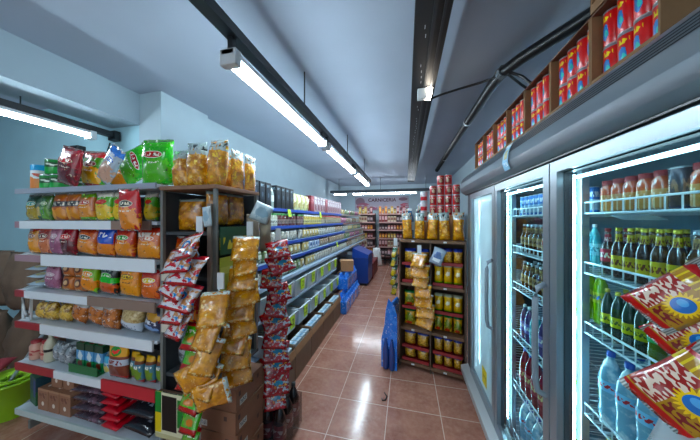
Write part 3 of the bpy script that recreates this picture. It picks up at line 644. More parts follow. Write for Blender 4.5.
for n in range(5):
    put('redpackf', b_bag('redpack', .15, .22, .042, 8, 'rice_pack', False, .3), (-1.815+.004*(n%2), 1.095, SZ[6]+.03+n*.05), (R(-86), 0, R(6*(n%2)-4)), f'red pack lying on the bottom shelf, {ORD[n]} from below', 'food pack', 'stacked red packs')
for n in range(3):
    put('blackpack', b_bag('blackpack', .25, .26, .075, 6, 'charcoal_pack', False, .4), (-1.60, 1.10+.008*n, SZ[6]+.048+n*.09), (R(-84), 0, R(-5+4*n)), f'shiny black pack on the bottom shelf, {ORD[n]} from below', 'food pack', 'stacked black packs')

# ------------------------------------------------------------------ corner rack (end bay beside the aisle)
CX0, CX1 = -1.415, -1.02
cr = thing('corner_rack', 'narrow end shelving unit with wooden top board at the aisle corner', 'shelving unit', (-1.22, 1.29, 0))
MB().box(CX0, CX1, FY, FY+.40, 1.745, 1.768).build('top_board', M['wood'], cr, world=True, bevel=.003)
for x, y, zb in ((CX0+.002, FY+.005, 0), (CX1-.022, FY+.005, .661), (CX0+.002, FY+.37, 0), (CX1-.022, FY+.37, .661)):
    MB().box(x, x+.018, y, y+.018, zb, 1.744).build('post', M['post'], cr, world=True)
for z in (1.50, 1.24, .94, .66, .30):
    s = MB().box(CX0+.021, (CX1-.025 if z > .7 else CX1 if z > .5 else -1.225), FY+.025, FY+(.39 if .5 < z < .7 else .365), z-.018, z).build('shelf', M['backp'], cr, world=True)
    if z in (1.24, .94): MB().box(CX0+.021, CX0+.13, FY-.004, FY+.004, z-.025, z+.03).build('price_strip', pm('strip_cream', '#cfc9b8', rough=.5), s, world=True)
MB().box(CX0+.003, CX0+.012, FY+.03, FY+.36, .28, 1.74).build('side_panel', M['backp'], cr, world=True)
MB().box(CX0+.021, CX1-.025, FY+.372, FY+.38, .66, 1.74).build('back_panel', M['backp'], cr, world=True)
MB().box(CX1-.045, CX1-.02, FY-.012, FY+.002, .66, 1.66).build('corner_strip', pm('corner_tape', '#8a7d70', rough=.6), cr, world=True)
# posters on the aisle side (facing +X)
def poster(label, y0, y1, z0, z1, base, fn):
    t = thing('poster', label, 'poster', (CX1-.002, (y0+y1)/2, z0))
    MB().box(0, .005, (y0-y1)/2, (y1-y0)/2, 0, z1-z0).build('poster_sheet', base, t)
    fn(t, y1-y0, z1-z0)
    return t
dg = pm('poster_green', '#11492c', [('script',.08,.92,.18,.62,9,2.2,'#c9b82a')], rough=.35)
yg = pm('poster_yellow', '#a9b23c', [('rect',.0,1,.62,.78,'#c2c45a'),('band',.0,.12,'#2c5a2e')], rough=.35)
poster('dark green card with yellow lettering on the aisle side of corner rack', FY+.03, FY+.33, 1.37, 1.53, dg, lambda t,w,h: None)
poster('yellow green card with black oval below the dark green card', FY+.03, FY+.33, 1.10, 1.355, yg,
       lambda t,w,h: [MB().lathe([(.06,0),(.06,.003)], 24).build('oval_mark', M['black'], t)])
ov = bpy.data.objects['oval_mark']; ov.rotation_euler = (0, R(90), 0); ov.location = (.0055, .0, .11); ov.scale = (.8,.8,1)
# content of corner rack
GC = 'gold crisp bags on the corner rack'
for n, (x, y, w, hgt, key, ds) in enumerate(((-1.335,1.18,.132,.235,'goldclear','left'),(-1.218,1.165,.13,.265,'goldclear','second'),(-1.09,1.18,.13,.275,'goldfries','third'),(-1.31,1.37,.14,.25,'goldclear','rear left'),(-1.165,1.37,.13,.26,'goldfries','rear right'))):
    put(('gc', key, w, hgt), b_bag(key, w, hgt, .095, n*2.3, 'crisp_bag', False), (x, y, 1.770), (R(-3), R((n%3-1)*3), R((n%2)*6-3)), f'clear bag of golden crisps on the wooden top board, {ds} one', 'snack bag', GC)
for n, (y, ds) in enumerate(((1.31,'nearer'),(1.44,'farther'))):
    put(('gside', n), b_bag('goldfries', .115, .245, .045, 5+n, 'crisp_bag', False), (-1.05, y, 1.770), (0, 0, R(90)), f'{ds} clear bag of golden sticks at aisle edge of the top board', 'snack bag', GC)
put('cr2', b_bag('goldbrown', .20, .20, .09, 9, 'crisp_bag', False), (-1.285, 1.20, 1.502), (0,0,0), 'bag of brown golden crisps on the shelf below the top board', 'snack bag', GC)
for n, y in enumerate((1.20, 1.35)):
    put(('crs', n), b_bag('goldbrown', .14, .205, .09, 12+n, 'crisp_bag', False), (-1.10, y, 1.535), (0,0,R(80)), f'{("nearer","farther")[n]} gold crisp bag facing the aisle above the green card', 'snack bag', GC)
put(('cro'), b_bag('orange', .17, .205, .08, 14, 'crisp_bag'), (-1.318, 1.185, 1.254), (0, R(5), 0), 'orange crisp bag behind the red striped strip on corner rack', 'snack bag')
put(('crr'), b_bag('redlogo', .15, .2, .08, 15, 'crisp_bag'), (-1.29, 1.19, .943), (0, 0, 0), 'red snack bag on the corner rack shelf above the foil packs', 'snack bag')
for n in range(2):
    put(('crf'), b_bag('grayfoil', .115, .2, .09, 16, 'foil_pack', False), (-1.325+n*.15, 1.2, .676), (0, R(8-16*n), 0), f'grey green foil pack low on the corner rack, {("left","right")[n]} one', 'snack pack', 'foil packs on the corner rack')
db = thing('display_box', 'green and yellow display box with black opening low on corner rack', 'display box', (-1.30, 1.07, .33))
MB().box(-.10,.10,-.004,.004,.0,.26).build('front_panel', pm('print_display_box', '#d8d6b8', [('rect',0,.22,.55,1,'#1f7a3a'),('rect',0,.22,.12,.55,'#d8c22a'),('rect',.78,1,.3,.9,'#1f7a3a'),('rect',.24,.76,.18,.94,'#08090a'),('band',0,.1,'#b9b48f')], rough=.4), db)
MB().box(-.10,.10,.004,.03,.0,.25).build('box_body', M['carddark'], db)

# ------------------------------------------------------------------ hanging strips
def strip_of(keyname, label_strip, label_bag, group, pts, w, h, d, rz, mat, rot_j=8, lean=22, name='hanging_snack_bag'):
    """a clip strip with snack bags; pts is the list of bag hang points (top of each bag)"""
    top = pts[0]
    s = thing('hanging_clip_strip', label_strip, 'clip strip', (top[0], top[1], 0))
    nx, ny = -math.sin(rz), math.cos(rz)   # behind the bags
    MB().tube([(p[0]+nx*.035, p[1]+ny*.035, p[2]+.01) for p in pts] + [(pts[-1][0]+nx*.035, pts[-1][1]+ny*.035, pts[-1][2]-h*.5)], .004, 6).build('strip', M['white'], s, world=True)
    MB().box(top[0]-.02, top[0]+.02, top[1]+ny*.035-.004, top[1]+ny*.035+.004, top[2]+.005, top[2]+.09).build('hook_card', M['white'], s, world=True)
    n = len(pts)
    for i, p in enumerate(pts):
        a = R(-lean); jy = R(random.uniform(-rot_j, rot_j)); jz = rz + R(random.uniform(-rot_j, rot_j))
        k = (keyname, i % 3)
        Rm = Matrix.Rotation(jz, 3, 'Z') @ Matrix.Rotation(jy, 3, 'Y') @ Matrix.Rotation(a, 3, 'X')
        base = Vector(p) - Rm @ Vector((0, 0, h))
        pos = 'topmost' if i == 0 else 'lowest' if i == n-1 else f'{ORD[i]} from the top'
        put(k, b_bag(mat[i % len(mat)] if isinstance(mat, (list, tuple)) else mat, w, h, d, i*2.1+len(keyname), name, False, 1.9, 9, 11), base, (a, jy, jz), f'{label_bag}, {pos}', 'snack bag', group, (random.uniform(.85, 1.12), 1, random.uniform(.94, 1.1)))
def line(a, b, n): return [tuple(a[k]+(b[k]-a[k])*i/(n-1) for k in range(3)) for i in range(n)]
strip_of('hg1', 'white clip strip carrying gold crisps at the aisle corner', 'gold crisp bag on the long strip at the aisle corner', 'gold bags on the long corner strip',
         line((-.93,1.24,1.47), (-.945,1.17,.80), 9), .155, .155, .026, R(28), 'hanggold', 16, 34)
strip_of('hg2', 'white clip strip carrying gold crisps in front of the corner post', 'gold crisp bag on the short strip before the corner post', 'gold bags on the short front strip',
         line((-.955,1.03,1.20), (-.945,1.01,.86), 4), .125, .17, .03, R(14), 'hanggold', 16, 28)
for n, (x, y, z, ry, rz) in enumerate(((-1.00,.925,.72,58,6),(-.92,.93,.65,75,14))):
    put(('hg2', n), b_bag('hanggold', .15, .19, .05, 2, 'hanging_snack_bag', False), (x-.07, y, z+.05), (R(-8), R(ry), R(rz)), f'gold crisp bag spread sideways below the short front strip, {("left","right")[n]} one', 'snack bag', 'gold bags on the short front strip')
strip_of('rwb', 'white clip strip of red white and blue snacks on the corner rack front', 'red white blue snack bag on the corner rack strip', 'red white blue bags on the corner strip',
         [(-1.09,1.03,1.50),(-1.14,1.03,1.43),(-1.10,1.03,1.37),(-1.15,1.03,1.30),(-1.12,1.03,1.24),(-1.16,1.03,1.17),(-1.14,1.03,1.10)], .20, .15, .024, R(-6), 'hangrwb', 14, 32)
strip_of('grn', 'white clip strip of green snack bags at the foot of corner rack', 'green snack bag with red ends on the low strip', 'green bags on the low corner strip',
         line((-1.045,1.02,1.03), (-1.06,1.0,.42), 7), .14, .125, .026, R(-4), 'hanggreen', 6, 28)
strip_of('rda', 'clip strip of red sweets hanging at the aisle behind the gold crisps', 'red sweets bag on the aisle strip', 'red sweets bags on the aisle strip',
         [(-.905+.004*i+.018*math.sin(i*2.2), 1.52-.006*i+.01*math.cos(i*1.7), 1.42-.098*i) for i in range(11)], .165, .135, .027, R(35), 'hangred', 18, 30)
for n in range(2):
    put(('hwp', n), b_bag('bean_white', .09, .26, .03, 3+n, 'hanging_paper_bag', False), (-1.0+.015*n, 1.40+.12*n, 1.35), (0, 0, R(60)), f'brown paper bag hanging at the aisle side of corner rack, {("nearer","farther")[n]} one', 'paper bag', 'hanging paper bags')
    bpy.data.objects['hanging_paper_bag' + ('' if n == 0 else '.001')].data.materials[0] = pm('kraft_paper', '#8f7f6c', rough=.8, var=.1)
wb = tag(MB().bag(.12, .125, .04, 4, 10, 12, 1.8).build('hanging_plastic_bag', pm('white_plastic_bag', '#b9ccd2', [('blob',.5,.5,.35,.3,3,5,'#8fb0c0')], rough=.3, coat=.4), None, smooth=True, weld=True), 'crumpled white plastic bag hanging at the corner of wooden top board', 'plastic bag')
wb.location = (-.945, 1.37, 1.56); wb.rotation_euler = (0, R(24), R(35))
wb2 = dup(wb); wb2.location = (-1.02, 1.05, 1.535); wb2.rotation_euler = (0, R(-8), 0); wb2.scale = (.42,.6,.85); wb2['label'] = 'small white plastic bag hooked on the corner post of the rack'

# brown cartons stack + cola pack on floor
bcx = pm('print_shipping_box', '#7d5a48', [('rect',.12,.36,.15,.42,'#c2c2bc'),('script',.14,.34,.2,.38,60,30,'#5a5f68'),('rect',.74,.81,.58,.78,'#4a3630'),('rect',.08,.15,.6,.82,'#4a3834')], rough=.75, var=.1)
for n in range(5):
    o = put('shipbox', lambda: MB().box(-.15,.15,-.125,.125,0,.125).build('shipping_box', bcx, None, bevel=.003), (-1.055+.004*(n%2), 1.245, .001+n*.1275), (0,0,R((n%3-1)*2)), f'brown shipping box on floor under the gold crisps, {ORD[n]} from below', 'cardboard box', 'stacked shipping boxes at the aisle corner')
    if n == 0: MB().box(-.02,.02,-.126,.126,.1251,.1256).build('tape', pm('tape_brown', '#6a4a34', rough=.3), o)
    elif not o.children: pass
colam = pm('cola_body', '#1a1012', rough=.12, coat=.6); cap_dk = pm('cap_dark', '#20242c', rough=.4); cola_lab = pm('cola_label', '#7d1f2c', [('script',.1,.9,.3,.7,9,4,'#c9b6b8')], rough=.3)
for n, (x, y) in enumerate(((-.93,1.46),(-.835,1.46),(-.93,1.56),(-.835,1.56),(-.93,1.66),(-.835,1.66))):
    put('cola', b_bottle(colam, cola_lab, cap_dk, .044, .33, 'soda', 'cola_bottle', (.3,.6)), (x, y, .001), (0,0,0), f'large dark cola bottle in the floor pack, {("near","middle","far")[n//2]} row {("left","right")[n%2]}', 'bottle', 'wrapped cola bottles on the floor')
fw = MB(); 
P = [(-.977,1.412),(-.788,1.412),(-.788,1.708),(-.977,1.708)]
for i in range(4):
    a, b = P[i], P[(i+1)%4]; fw.quad([(a[0],a[1],.002),(b[0],b[1],.002),(b[0],b[1],.235),(a[0],a[1],.235)])
o = fw.build('shrink_wrap', M['ltwrap'], None); tag(o, 'shiny shrink film around the dark cola bottles on floor', 'shrink wrap')

# ------------------------------------------------------------------ blue gondola run along the left of the aisle
GS = [1.70, 1.50, 1.32, 1.15, .965]
GXF = [-1.42, -1.38, -1.34, -1.29, -1.24]
def gondola(label, y0, y1, shelf_m, nshelf=5, low=False):
    t = thing('gondola_shelving', label, 'shelving unit', (-1.6, (y0+y1)/2, 0))
    for y in (y0, y1-.03): MB().box(-1.9, -1.86, y, y+.03, 0, 1.74).build('post', M['blue'] if not low else M['post'], t, world=True)
    MB().box(-1.875, -1.862, y0+.03, y1-.03, .1, 1.72).build('back_panel', M['shelfwhite'], t, world=True)
    zs = list(zip(GS, GXF))[:nshelf]
    if low: zs = list(zip(GS, GXF)) + [(.72,-1.22),(.45,-1.2)]
    for i, (z, xf) in enumerate(zs):
        s = MB().box(-1.86, xf, y0+.003, y1-.003, z-.02, z-.001).build('shelf', M['paleblue'], t, world=True)
        MB().box(xf+.001, xf+.014, y0+.003, y1-.003, z-.032, z+.004).build('price_strip', shelf_m[i % len(shelf_m)], s, world=True)
    MB().box(-1.86, -1.46, y0+.003, y1-.003, .04, .07).build('base_shelf', M['post'], t, world=True)
    return t
bl = M['blue']; pb = M['paleblue']
Yb = [1.72, 2.86, 4.0, 5.14, 6.3, 7.5]
gnames = ['nearest blue bay', 'middle blue bay', 'farthest blue bay']
for b in range(3):
    gondola(f'blue edged gondola shelving of groceries along the aisle, {gnames[b]}', Yb[b], Yb[b+1], [bl, bl, bl, bl, pb])
tan = pm('strip_tan', '#a89a90', rough=.5)
gondola('brown edged grocery shelving beyond the blue bays, nearer one', Yb[3], Yb[4], [tan, pm('strip_rose', '#a0706a', rough=.5)])
gondola('brown edged grocery shelving beyond the blue bays, farther one', Yb[4], Yb[5], [tan, MATS['strip_rose']], low=True)
capg = pm('cap_green', '#2f8a3c', rough=.4); capw = pm('cap_white', '#dfe6e8', rough=.4); capr = pm('cap_red', '#a8262a', rough=.4); capb = pm('cap_blue', '#2456b8', rough=.4); capy = pm('cap_yellow', '#d8c22c', rough=.4)
def jm(n, c, lab, rough=.25): return pm('jar_'+n, c, [('rect',0,1,.2,.6,lab),('script',0,1,.3,.5,22,8,'#5a5a50')], rough=rough, coat=.4)
wine = pm('print_black_box', '#12171d', [('rect',.25,.75,.3,.75,'#1f2a34'),('script',.2,.8,.8,.9,12,12,'#8fa4b0'),('ell',.5,.5,.14,.1,'#4a5a66')], rough=.3, coat=.4)
pinkbox = pm('print_pink_box', '#a8868f', [('rect',.1,.9,.55,.92,'#c9c4cc'),('script',.15,.85,.6,.85,9,5,'#8a3f58'),('blob',.5,.28,.35,.2,3,5,'#7a2f3a')], rough=.4)
redbox = pm('print_maroon_box', '#6f2430', [('rect',.1,.9,.5,.9,'#8a3a44'),('script',.2,.8,.6,.8,9,5,'#d8c0c0')], rough=.4)
GXROT = R(90)
def on_gondola(key, builder, si, y, label, cat, grp, dx=-.06, sc=1):
    put(key, builder, (GXF[si]+dx, y, GS[si]+.002), (0,0,GXROT), label, cat, grp, sc)
# top shelf: dark boxes, light boxes, yellow bags, pink boxes
gt = {'black':0,'yellow':0,'pink':0,'mix':0}
y = 1.79; i = 0
while y < 5.1:
    if y < 2.85:
        if i == 5:
            on_gondola('oilb', b_bottle(pm('clear_oil', '#9fb0a8', rough=.15, coat=.6), pm('oil_label', '#dfe6e0', rough=.4), M['black'], .04, .26, 'soda', 'oil_bottle'), 0, y+.045, 'pale bottle with dark cap between the black boxes on blue shelf', 'bottle', None); y += .1
        else:
            on_gondola('wine', b_carton(wine, .095, .265, .095, 'gift_box'), 0, y+.05, f'tall black box on the top blue shelf, {ORD[gt["black"]]} from near end', 'box', 'black boxes on the top blue shelf'); gt['black'] += 1; y += .108
    elif y < 3.42:
        on_gondola('yel', b_bag('yellowbag', .13, .23, .08, 3, 'flour_bag', False), 0, y+.065, f'pale yellow bag on the top blue shelf, {ORD[gt["yellow"]]} from near end', 'food bag', 'yellow bags on the top blue shelf'); gt['yellow'] += 1; y += .142
    else:
        k = 'redb' if gt['pink'] in (0, 5) else 'pinkb'
        on_gondola(k, b_carton(redbox if k == 'redb' else pinkbox, .12, .25 if gt['pink'] < 7 else .21, .1, 'cereal_box'), 0, y+.065, f'{"maroon" if k == "redb" else "pink and white"} box on the top blue shelf, {ORD[gt["pink"]]} beyond the yellow bags', 'box', 'boxes on the far top blue shelf'); gt['pink'] += 1; y += .135
    i += 1
# shelves 2..5 of the blue bays
rows = {
 1: [('jar', 'white', '#b9bba8', '#d2d6cc', capg, 'white jar with green lid', 7), ('jar', 'redj', '#5f2a2c', '#8f7a74', capg, 'dark red jar with green lid', 7), ('jar', 'yell', '#b8a04a', '#cfc88a', capw, 'yellow jar with white lid', 8), ('jar', 'tanj', '#8a7a5c', '#b8b09a', capr, 'tan jar with red lid', 20)],
 2: [('bag', 'bean_blue', 2, 'pale blue bag'), ('bag', 'bean_white', 9, 'clear bag of white beans'), ('bag', 'bean_yellow', 6, 'yellow pulses bag'), ('bag', 'bean_white', 8, 'clear bag of pale rice'), ('bag', 'bean_tan', 20, 'tan pulses bag')],
 3: [('bag', 'bean_green', 4, 'green vegetable bag'), ('bag', 'bean_yellow', 8, 'yellow snack bag'), ('bag', 'bean_blue', 4, 'blue and white bag'), ('bag', 'bean_tan', 20, 'tan biscuit bag')],
 4: [('bag', 'bean_white', 6, 'whitish grocery bag'), ('bag', 'bean_green', 3, 'green grocery bag'), ('bag', 'bean_yellow', 4, 'yellow grocery bag'), ('bag', 'bean_white', 20, 'pale grocery bag')],
}
shn = {1:'second', 2:'third', 3:'fourth', 4:'fifth'}
for si, seq in rows.items():
    y = 1.80; idx = 0; cnt = 0
    for e in seq:
        for q in range(e[6] if e[0] == 'jar' else e[2]):
            if y > 5.05: break
            if any(abs(y - p) < .05 for p in Yb[1:3]): y += .07
            w = .09 if e[0] == 'jar' else .105
            nm = e[5] if e[0] == 'jar' else e[3]
            lab = f'{nm}, {ORD[q]} of its row on the {shn[si]} blue shelf'
            if e[0] == 'jar':
                on_gondola(('gj', e[1]), b_jar(jm(e[1], e[2], e[3]), e[4], .039, .145), si, y+.045, lab, 'jar', f'{nm}s on the blue shelf')
            else:
                h = .13 if si > 1 else .15
                on_gondola(('gb', e[1], q % 2), b_bag(e[1], .1, h, .07, q, 'food_bag', False, 1.2, 6, 8), si, y+.05, lab, 'food bag', f'{nm}s on the blue shelves')
            y += w
# neon shelf tags
for n, (si, y) in enumerate(((0, 2.66), (0, 3.75), (3, 2.12), (3, 4.3))):
    t = put('shelftag', lambda: MB().box(-.035,.035,-.002,.002,-.09,.0).build('hanging_price_tag', M['neon'], None), (GXF[si]+.02, y, GS[si]+.0), (R(-12),0,GXROT), f'yellow green price tag hanging on the {"top" if si == 0 else "fourth"} blue shelf, {"nearer" if n % 2 == 0 else "farther"} one', 'price tag', 'neon price tags')
# far bays
farm = ['bean_pink','bean_tan','bean_white','bean_yellow','bean_green','bean_blue']
fk = [('pink', 'bean_pink'), ('tan', 'bean_tan'), ('white', 'bean_white'), ('yellow', 'bean_yellow'), ('green', 'bean_green')]
for b in (3, 4):
    for si, (z, xf) in enumerate(list(zip(GS, GXF)) + [(.72,-1.22),(.45,-1.2)]):
        if b == 3 and si > 4: continue
        y = Yb[b]+.10; n = 0
        while y < Yb[b+1]-.1:
            cn, mk = fk[(si*2+n//3+b) % 5]
            put(('fb', mk), b_bag(mk, .14, .128, .075, 2, 'food_bag', False, 1.0, 5, 7), (xf-.06, y, z+.002), (0,0,GXROT), f'{cn} packet on {("top","second","third","fourth","fifth","sixth","lowest")[si]} shelf of the {("nearer","farther")[b-3]} brown bay, {ORD[n]}', 'food bag', 'packets in the brown bays')
            y += .155; n += 1

# plastic bins, two tiers
def b_bin():
    t = bpy.data.objects.new('storage_bin', None); C.objects.link(t); t.empty_display_size = .05
    w, d, h = .30, .34, .21
    s = MB()
    # tapered open tub, front (-Y) slightly lower
    def ring(k, z, zf): return [(-w/2*k, -d/2*k, zf), (w/2*k, -d/2*k, zf), (w/2*k, d/2*k, z), (-w/2*k, d/2*k, z)]
    bo, to, ti, bi = ring(.84, 0, 0), ring(1, h, h-.02), ring(.96, h, h-.02), ring(.81, .012, .012)
    for a, b in ((bo, to), (to, ti), (ti, bi)):
        for i in range(4): j = (i+1) % 4; s.quad([a[i], a[j], b[j], b[i]])
    s.quad(bi); s.quad(bo[::-1])
    s.build('tub', M['bin'], t, weld=True)
    r = MB()
    for i in range(4):
        a, b = ring(1.03, h+.001, h-.019), ring(1.0, h-.012, h-.032); j = (i+1) % 4
        r.quad([a[i], a[j], b[j], b[i]])
    for i in range(4):
        a, b = ring(1.03, h+.001, h-.019), ring(.95, h+.003, h-.017); j = (i+1) % 4
        r.quad([a[i], a[j], b[j], b[i]])
    r.build('rim', pm('bin_rim', '#cfdde4', rough=.35), t)
    MB().box(-.048, .048, -d/2-.012, -d/2-.008, h*.28, h*.88).build('price_tag', M['neon'], t)
    return t
def heap(label, col, x, y, z, group):
    k = ('heap', col)
    def f():
        s = MB(); n = 9
        for j in range(n):
            for i in range(n):
                def P(i, j):
                    u = i/n-.5; v = j/n-.5
                    return (u*.22, v*.25, .05*max(0, 1-4*(u*u+v*v)) + .02*noise.noise(Vector((u*9, v*9, 1))))
                s.quad([P(i,j),P(i+1,j),P(i+1,j+1),P(i,j+1)])
        return s.build('bin_filling', pm('fill_'+col[1:], col, [('noise', 60, .5, .62, '#d8d2c0')], rough=.5, bump=.8, bscale=70), None, smooth=True, weld=True)
    o = put(k, f, (x, y, z), (0,0,0), label, 'loose food', group); o['kind'] = 'stuff'; 
fills = ['#8f8f86','#6f5a44','#a89a7a','#5f5f5a','#9a8a5f','#7a6a5a','#a09a90']
for tier, (zb, xb) in enumerate(((.70, -1.37), (.385, -1.33))):
    for n in range(7):
        y = 1.93 + n*.335
        put('bin', b_bin, (xb, y, zb), (0,0,GXROT), f'grey plastic bin with neon tag, {("upper","lower")[tier]} tier, {ORD[n]} from near end', 'storage bin', 'grey bins below the blue shelves')
        heap(f'loose dry food filling the {ORD[n]} {("upper","lower")[tier]} grey bin', fills[(n*3+tier) % 7], xb, y, zb+.10, None)
bs = thing('bin_shelf', 'plain metal ledge carrying the upper tier of grey bins', 'shelf', (-1.5, 3.0, .68))
MB().box(-1.85, -1.22, 1.74, 4.11, .672, .692).build('ledge', M['paleblue'], bs, world=True)
MB().box(-1.85, -1.24, 1.74, 4.11, .362, .38).build('lower_ledge', M['paleblue'], bs, world=True)
hb = tag(MB().bag(.16, .26, .05, 4, 10, 12, 1.8).build('hanging_plastic_bag', pm('white_film_bag', '#b4c6cc', rough=.3, coat=.4, var=.15, vscale=30), None, smooth=True, weld=True), 'white plastic bag hanging in front of the first upper bin', 'plastic bag')
hb.location = (-1.15, 1.93, .63); hb.rotation_euler = (0, R(5), R(90))
# cardboard trays on the floor in front
def b_tray():
    t = bpy.data.objects.new('cardboard_tray', None); C.objects.link(t)
    w, d, h = .40, .30, .35; s = MB(); k = .006
    s.box(-w/2, w/2, -d/2, -d/2+k, 0, h-.03).box(-w/2, w/2, d/2-k, d/2, 0, h).box(-w/2, -w/2+k, -d/2+k, d/2-k, 0, h).box(w/2-k, w/2, -d/2+k, d/2-k, 0, h).box(-w/2, w/2, -d/2, d/2, 0, k)
    s.build('tray_body', pm('tray_card', '#8a6e56', rough=.85, var=.1, vscale=9), t)
    f = MB(); f.quad([(-w/2, -d/2-.001, h-.03), (w/2, -d/2-.001, h-.03), (w/2, -d/2-.012, h-.10), (-w/2, -d/2-.012, h-.10)]); f.build('flap', M['card'], t)
    return t
milk = pm('print_milk_carton', '#c9d4da', [('rect',0,1,.2,.6,'#8fb4cc'),('script',.1,.9,.3,.5,9,6,'#3a6a9a')], rough=.35)
for n in range(5):
    y = 1.92 + n*.41
    put('ctray', b_tray, (-1.20, y, .001), (0,0,GXROT), f'open cardboard tray of cartons on floor below the bins, {ORD[n]} from near end', 'cardboard tray', 'cardboard trays on the floor')
    for q in range(4):
        put('milk', b_carton(milk, .085, .325, .085, 'milk_carton'), (-1.115, y-.145+q*.095, .009), (0,0,GXROT), f'white and blue carton in the {ORD[n]} floor tray, {ORD[q]} from near end', 'carton', 'cartons in the floor trays')
# blue wrapped packs on floor, blue chest, red crates further on
wrap = pm('blue_wrap', '#2078e0', [('noise', 18, .5, .62, '#3f92ec'), ('noise', 40, .62, .7, '#bcd8f4')], rough=.15, coat=.8, bump=.5, bscale=22)
def b_waterpack(w, d, h, nx, ny):
    def f():
        t = bpy.data.objects.new('wrapped_water_pack', None); C.objects.link(t)
        s = MB()
        r = w/nx/2
        for a in range(nx):
            for b in range(ny):
                s.lathe([(r*.95,0),(r,.02),(r,h*.62),(r*.85,h*.74),(r*.4,h*.9),(r*.36,h)], 10, (-w/2+r+a*2*r, -d/2+d/ny/2+b*d/ny, 0))
        s.build('bottle_group', wrap, t, smooth=True)
        t.children[0]['kind'] = 'stuff'
        MB().box(-w/2-.002, w/2+.002, -d/2-.002, d/2+.002, .01, h*.72).build('wrap_film', wrap, t, bevel=.015)
        return t
    return f
for n in range(4):
    put('wp', b_waterpack(.26, .2, .30, 3, 2), (-1.06, 3.93+n*.30, .001), (0,0,GXROT), f'blue wrapped water pack on the aisle floor, {ORD[n]} from near end', 'water pack', 'blue water packs on the floor')
for n in range(3):
    put('wp', b_waterpack(.26, .2, .30, 3, 2), (-1.12, 4.25+n*.29, .305), (0,0,GXROT), f'blue wrapped water pack in the second layer, {ORD[n]} from near end', 'water pack', 'blue water packs on the floor')
ch = thing('chest_freezer', 'dark blue chest with sloping lid beside the farther aisle shelves', 'chest freezer', (-1.21, 5.92, 0))
chm = pm('chest_blue', '#183a86', rough=.35, coat=.2)
MB().box(-.05, .34, -.36, .36, .06, .66).build('cabinet', chm, ch, bevel=.01)
MB().extr([(-.05,.662),(.345,.662),(.345,.74),(-.05,.90)], -.365, .365).build('lid', pm('chest_blue_lid', '#1f48a4', rough=.3, coat=.3), ch)
MB().box(.0, .3, -.33, .33, 0, .06).build('plinth', M['black'], ch)
cbx = tag(MB().box(-.12,.12,-.1,.1,0,.2).build('cardboard_box', M['card'], None, bevel=.004), 'small brown cardboard box resting on the blue water packs', 'cardboard box'); cbx.location = (-1.10, 4.4, .607); cbx.rotation_euler = (0,0,.3)
cm = pm('crate_red', '#8f2430', [('vstripes',.15,.85,6,.35,'#4a1218')], rough=.4)
for n in range(6):
    col, z = n % 3, n//3
    put('crate', lambda: MB().box(-.18,.18,-.14,.14,0,.2).build('drinks_crate', cm, None, bevel=.006), (-1.0, 6.5+col*.38, .002+z*.203), (0,0,GXROT), f'dark red crate on floor past the blue chest, {("lower","upper")[z]} row {ORD[col]}', 'crate', 'red crates on the floor')
for n in range(6):
    put('cratebag', b_bag('hangred', .15, .16, .08, 2, 'snack_pack', False, 1, 6, 8), (-1.0, 6.42+n*.16, .41), (0,0,GXROT), f'red and white packet on the red crates, {ORD[n]} from near end', 'snack pack', 'packets on the red crates')

# ------------------------------------------------------------------ back of the shop
bn = thing('hanging_banner', 'pale pink banner with dark red lettering on the back wall', 'banner', (-.95, 9.36, 1.95))
MB().box(-1.05, 1.05, -.01, .01, 0, .55).build('banner_sheet', pm('print_banner', '#a9a2ae', [('ell',.10,.62,.09,.30,'#7d6470'),('ell',.16,.30,.13,.26,'#96566a'),('ell',.27,.16,.16,.16,'#a0607a'),('ell',.93,.28,.09,.22,'#94485a'),('ell',.90,.78,.08,.12,'#7a5a68'),('nband',0,.4,2,9,.56,'#b6aeb8')], rough=.5), bn)
text('lettering', 'CARNICERIA', .19, pm('banner_letter', '#4f0c1e', rough=.5), bn, (.03, -.014, .40), (R(90),0,0), .002)
def back_unit(label, x0, x1, y, zs, depth=.4):
    t = thing('back_shelving', label, 'shelving unit', ((x0+x1)/2, y+depth/2, 0))
    for x in (x0, x1-.03): MB().box(x, x+.03, y+depth-.05, y+depth-.02, 0, zs[0]+.02).build('post', M['dark'], t, world=True)
    MB().box(x0+.03, x1-.03, y+depth-.03, y+depth-.02, .1, zs[0]).build('back_panel', pm('back_rose', '#5a3a3a', rough=.6), t, world=True)
    for z in zs:
        s = MB().box(x0, x1, y, y+depth-.05, z-.025, z-.001).build('shelf', pm('shelf_rose', '#b08078', rough=.5), t, world=True)
        MB().box(x0, x1, y-.014, y-.001, z-.04, z+.005).build('price_strip', pm('strip_rose2', '#b9908a', rough=.5), s, world=True)
    return t
BZ = [1.80, 1.50, 1.22, .92, .62, .3]
back_unit('rose edged shelving of bottles and tins under the butcher banner', -.98, .12, 8.55, BZ)
back_unit('rose edged shelving at the back, left of the aisle end', -1.72, -1.10, 8.55, BZ)
bcol = [('orange','#b5622a','#d8a04a'),('gold','#b0842c','#d8c080'),('maroon','#7a2a2c','#c9a0a0'),('cream','#c4b498','#8a5a4a'),('dark','#3a2a30','#b09a9a'),('rose','#b0706c','#e0c4c0')]
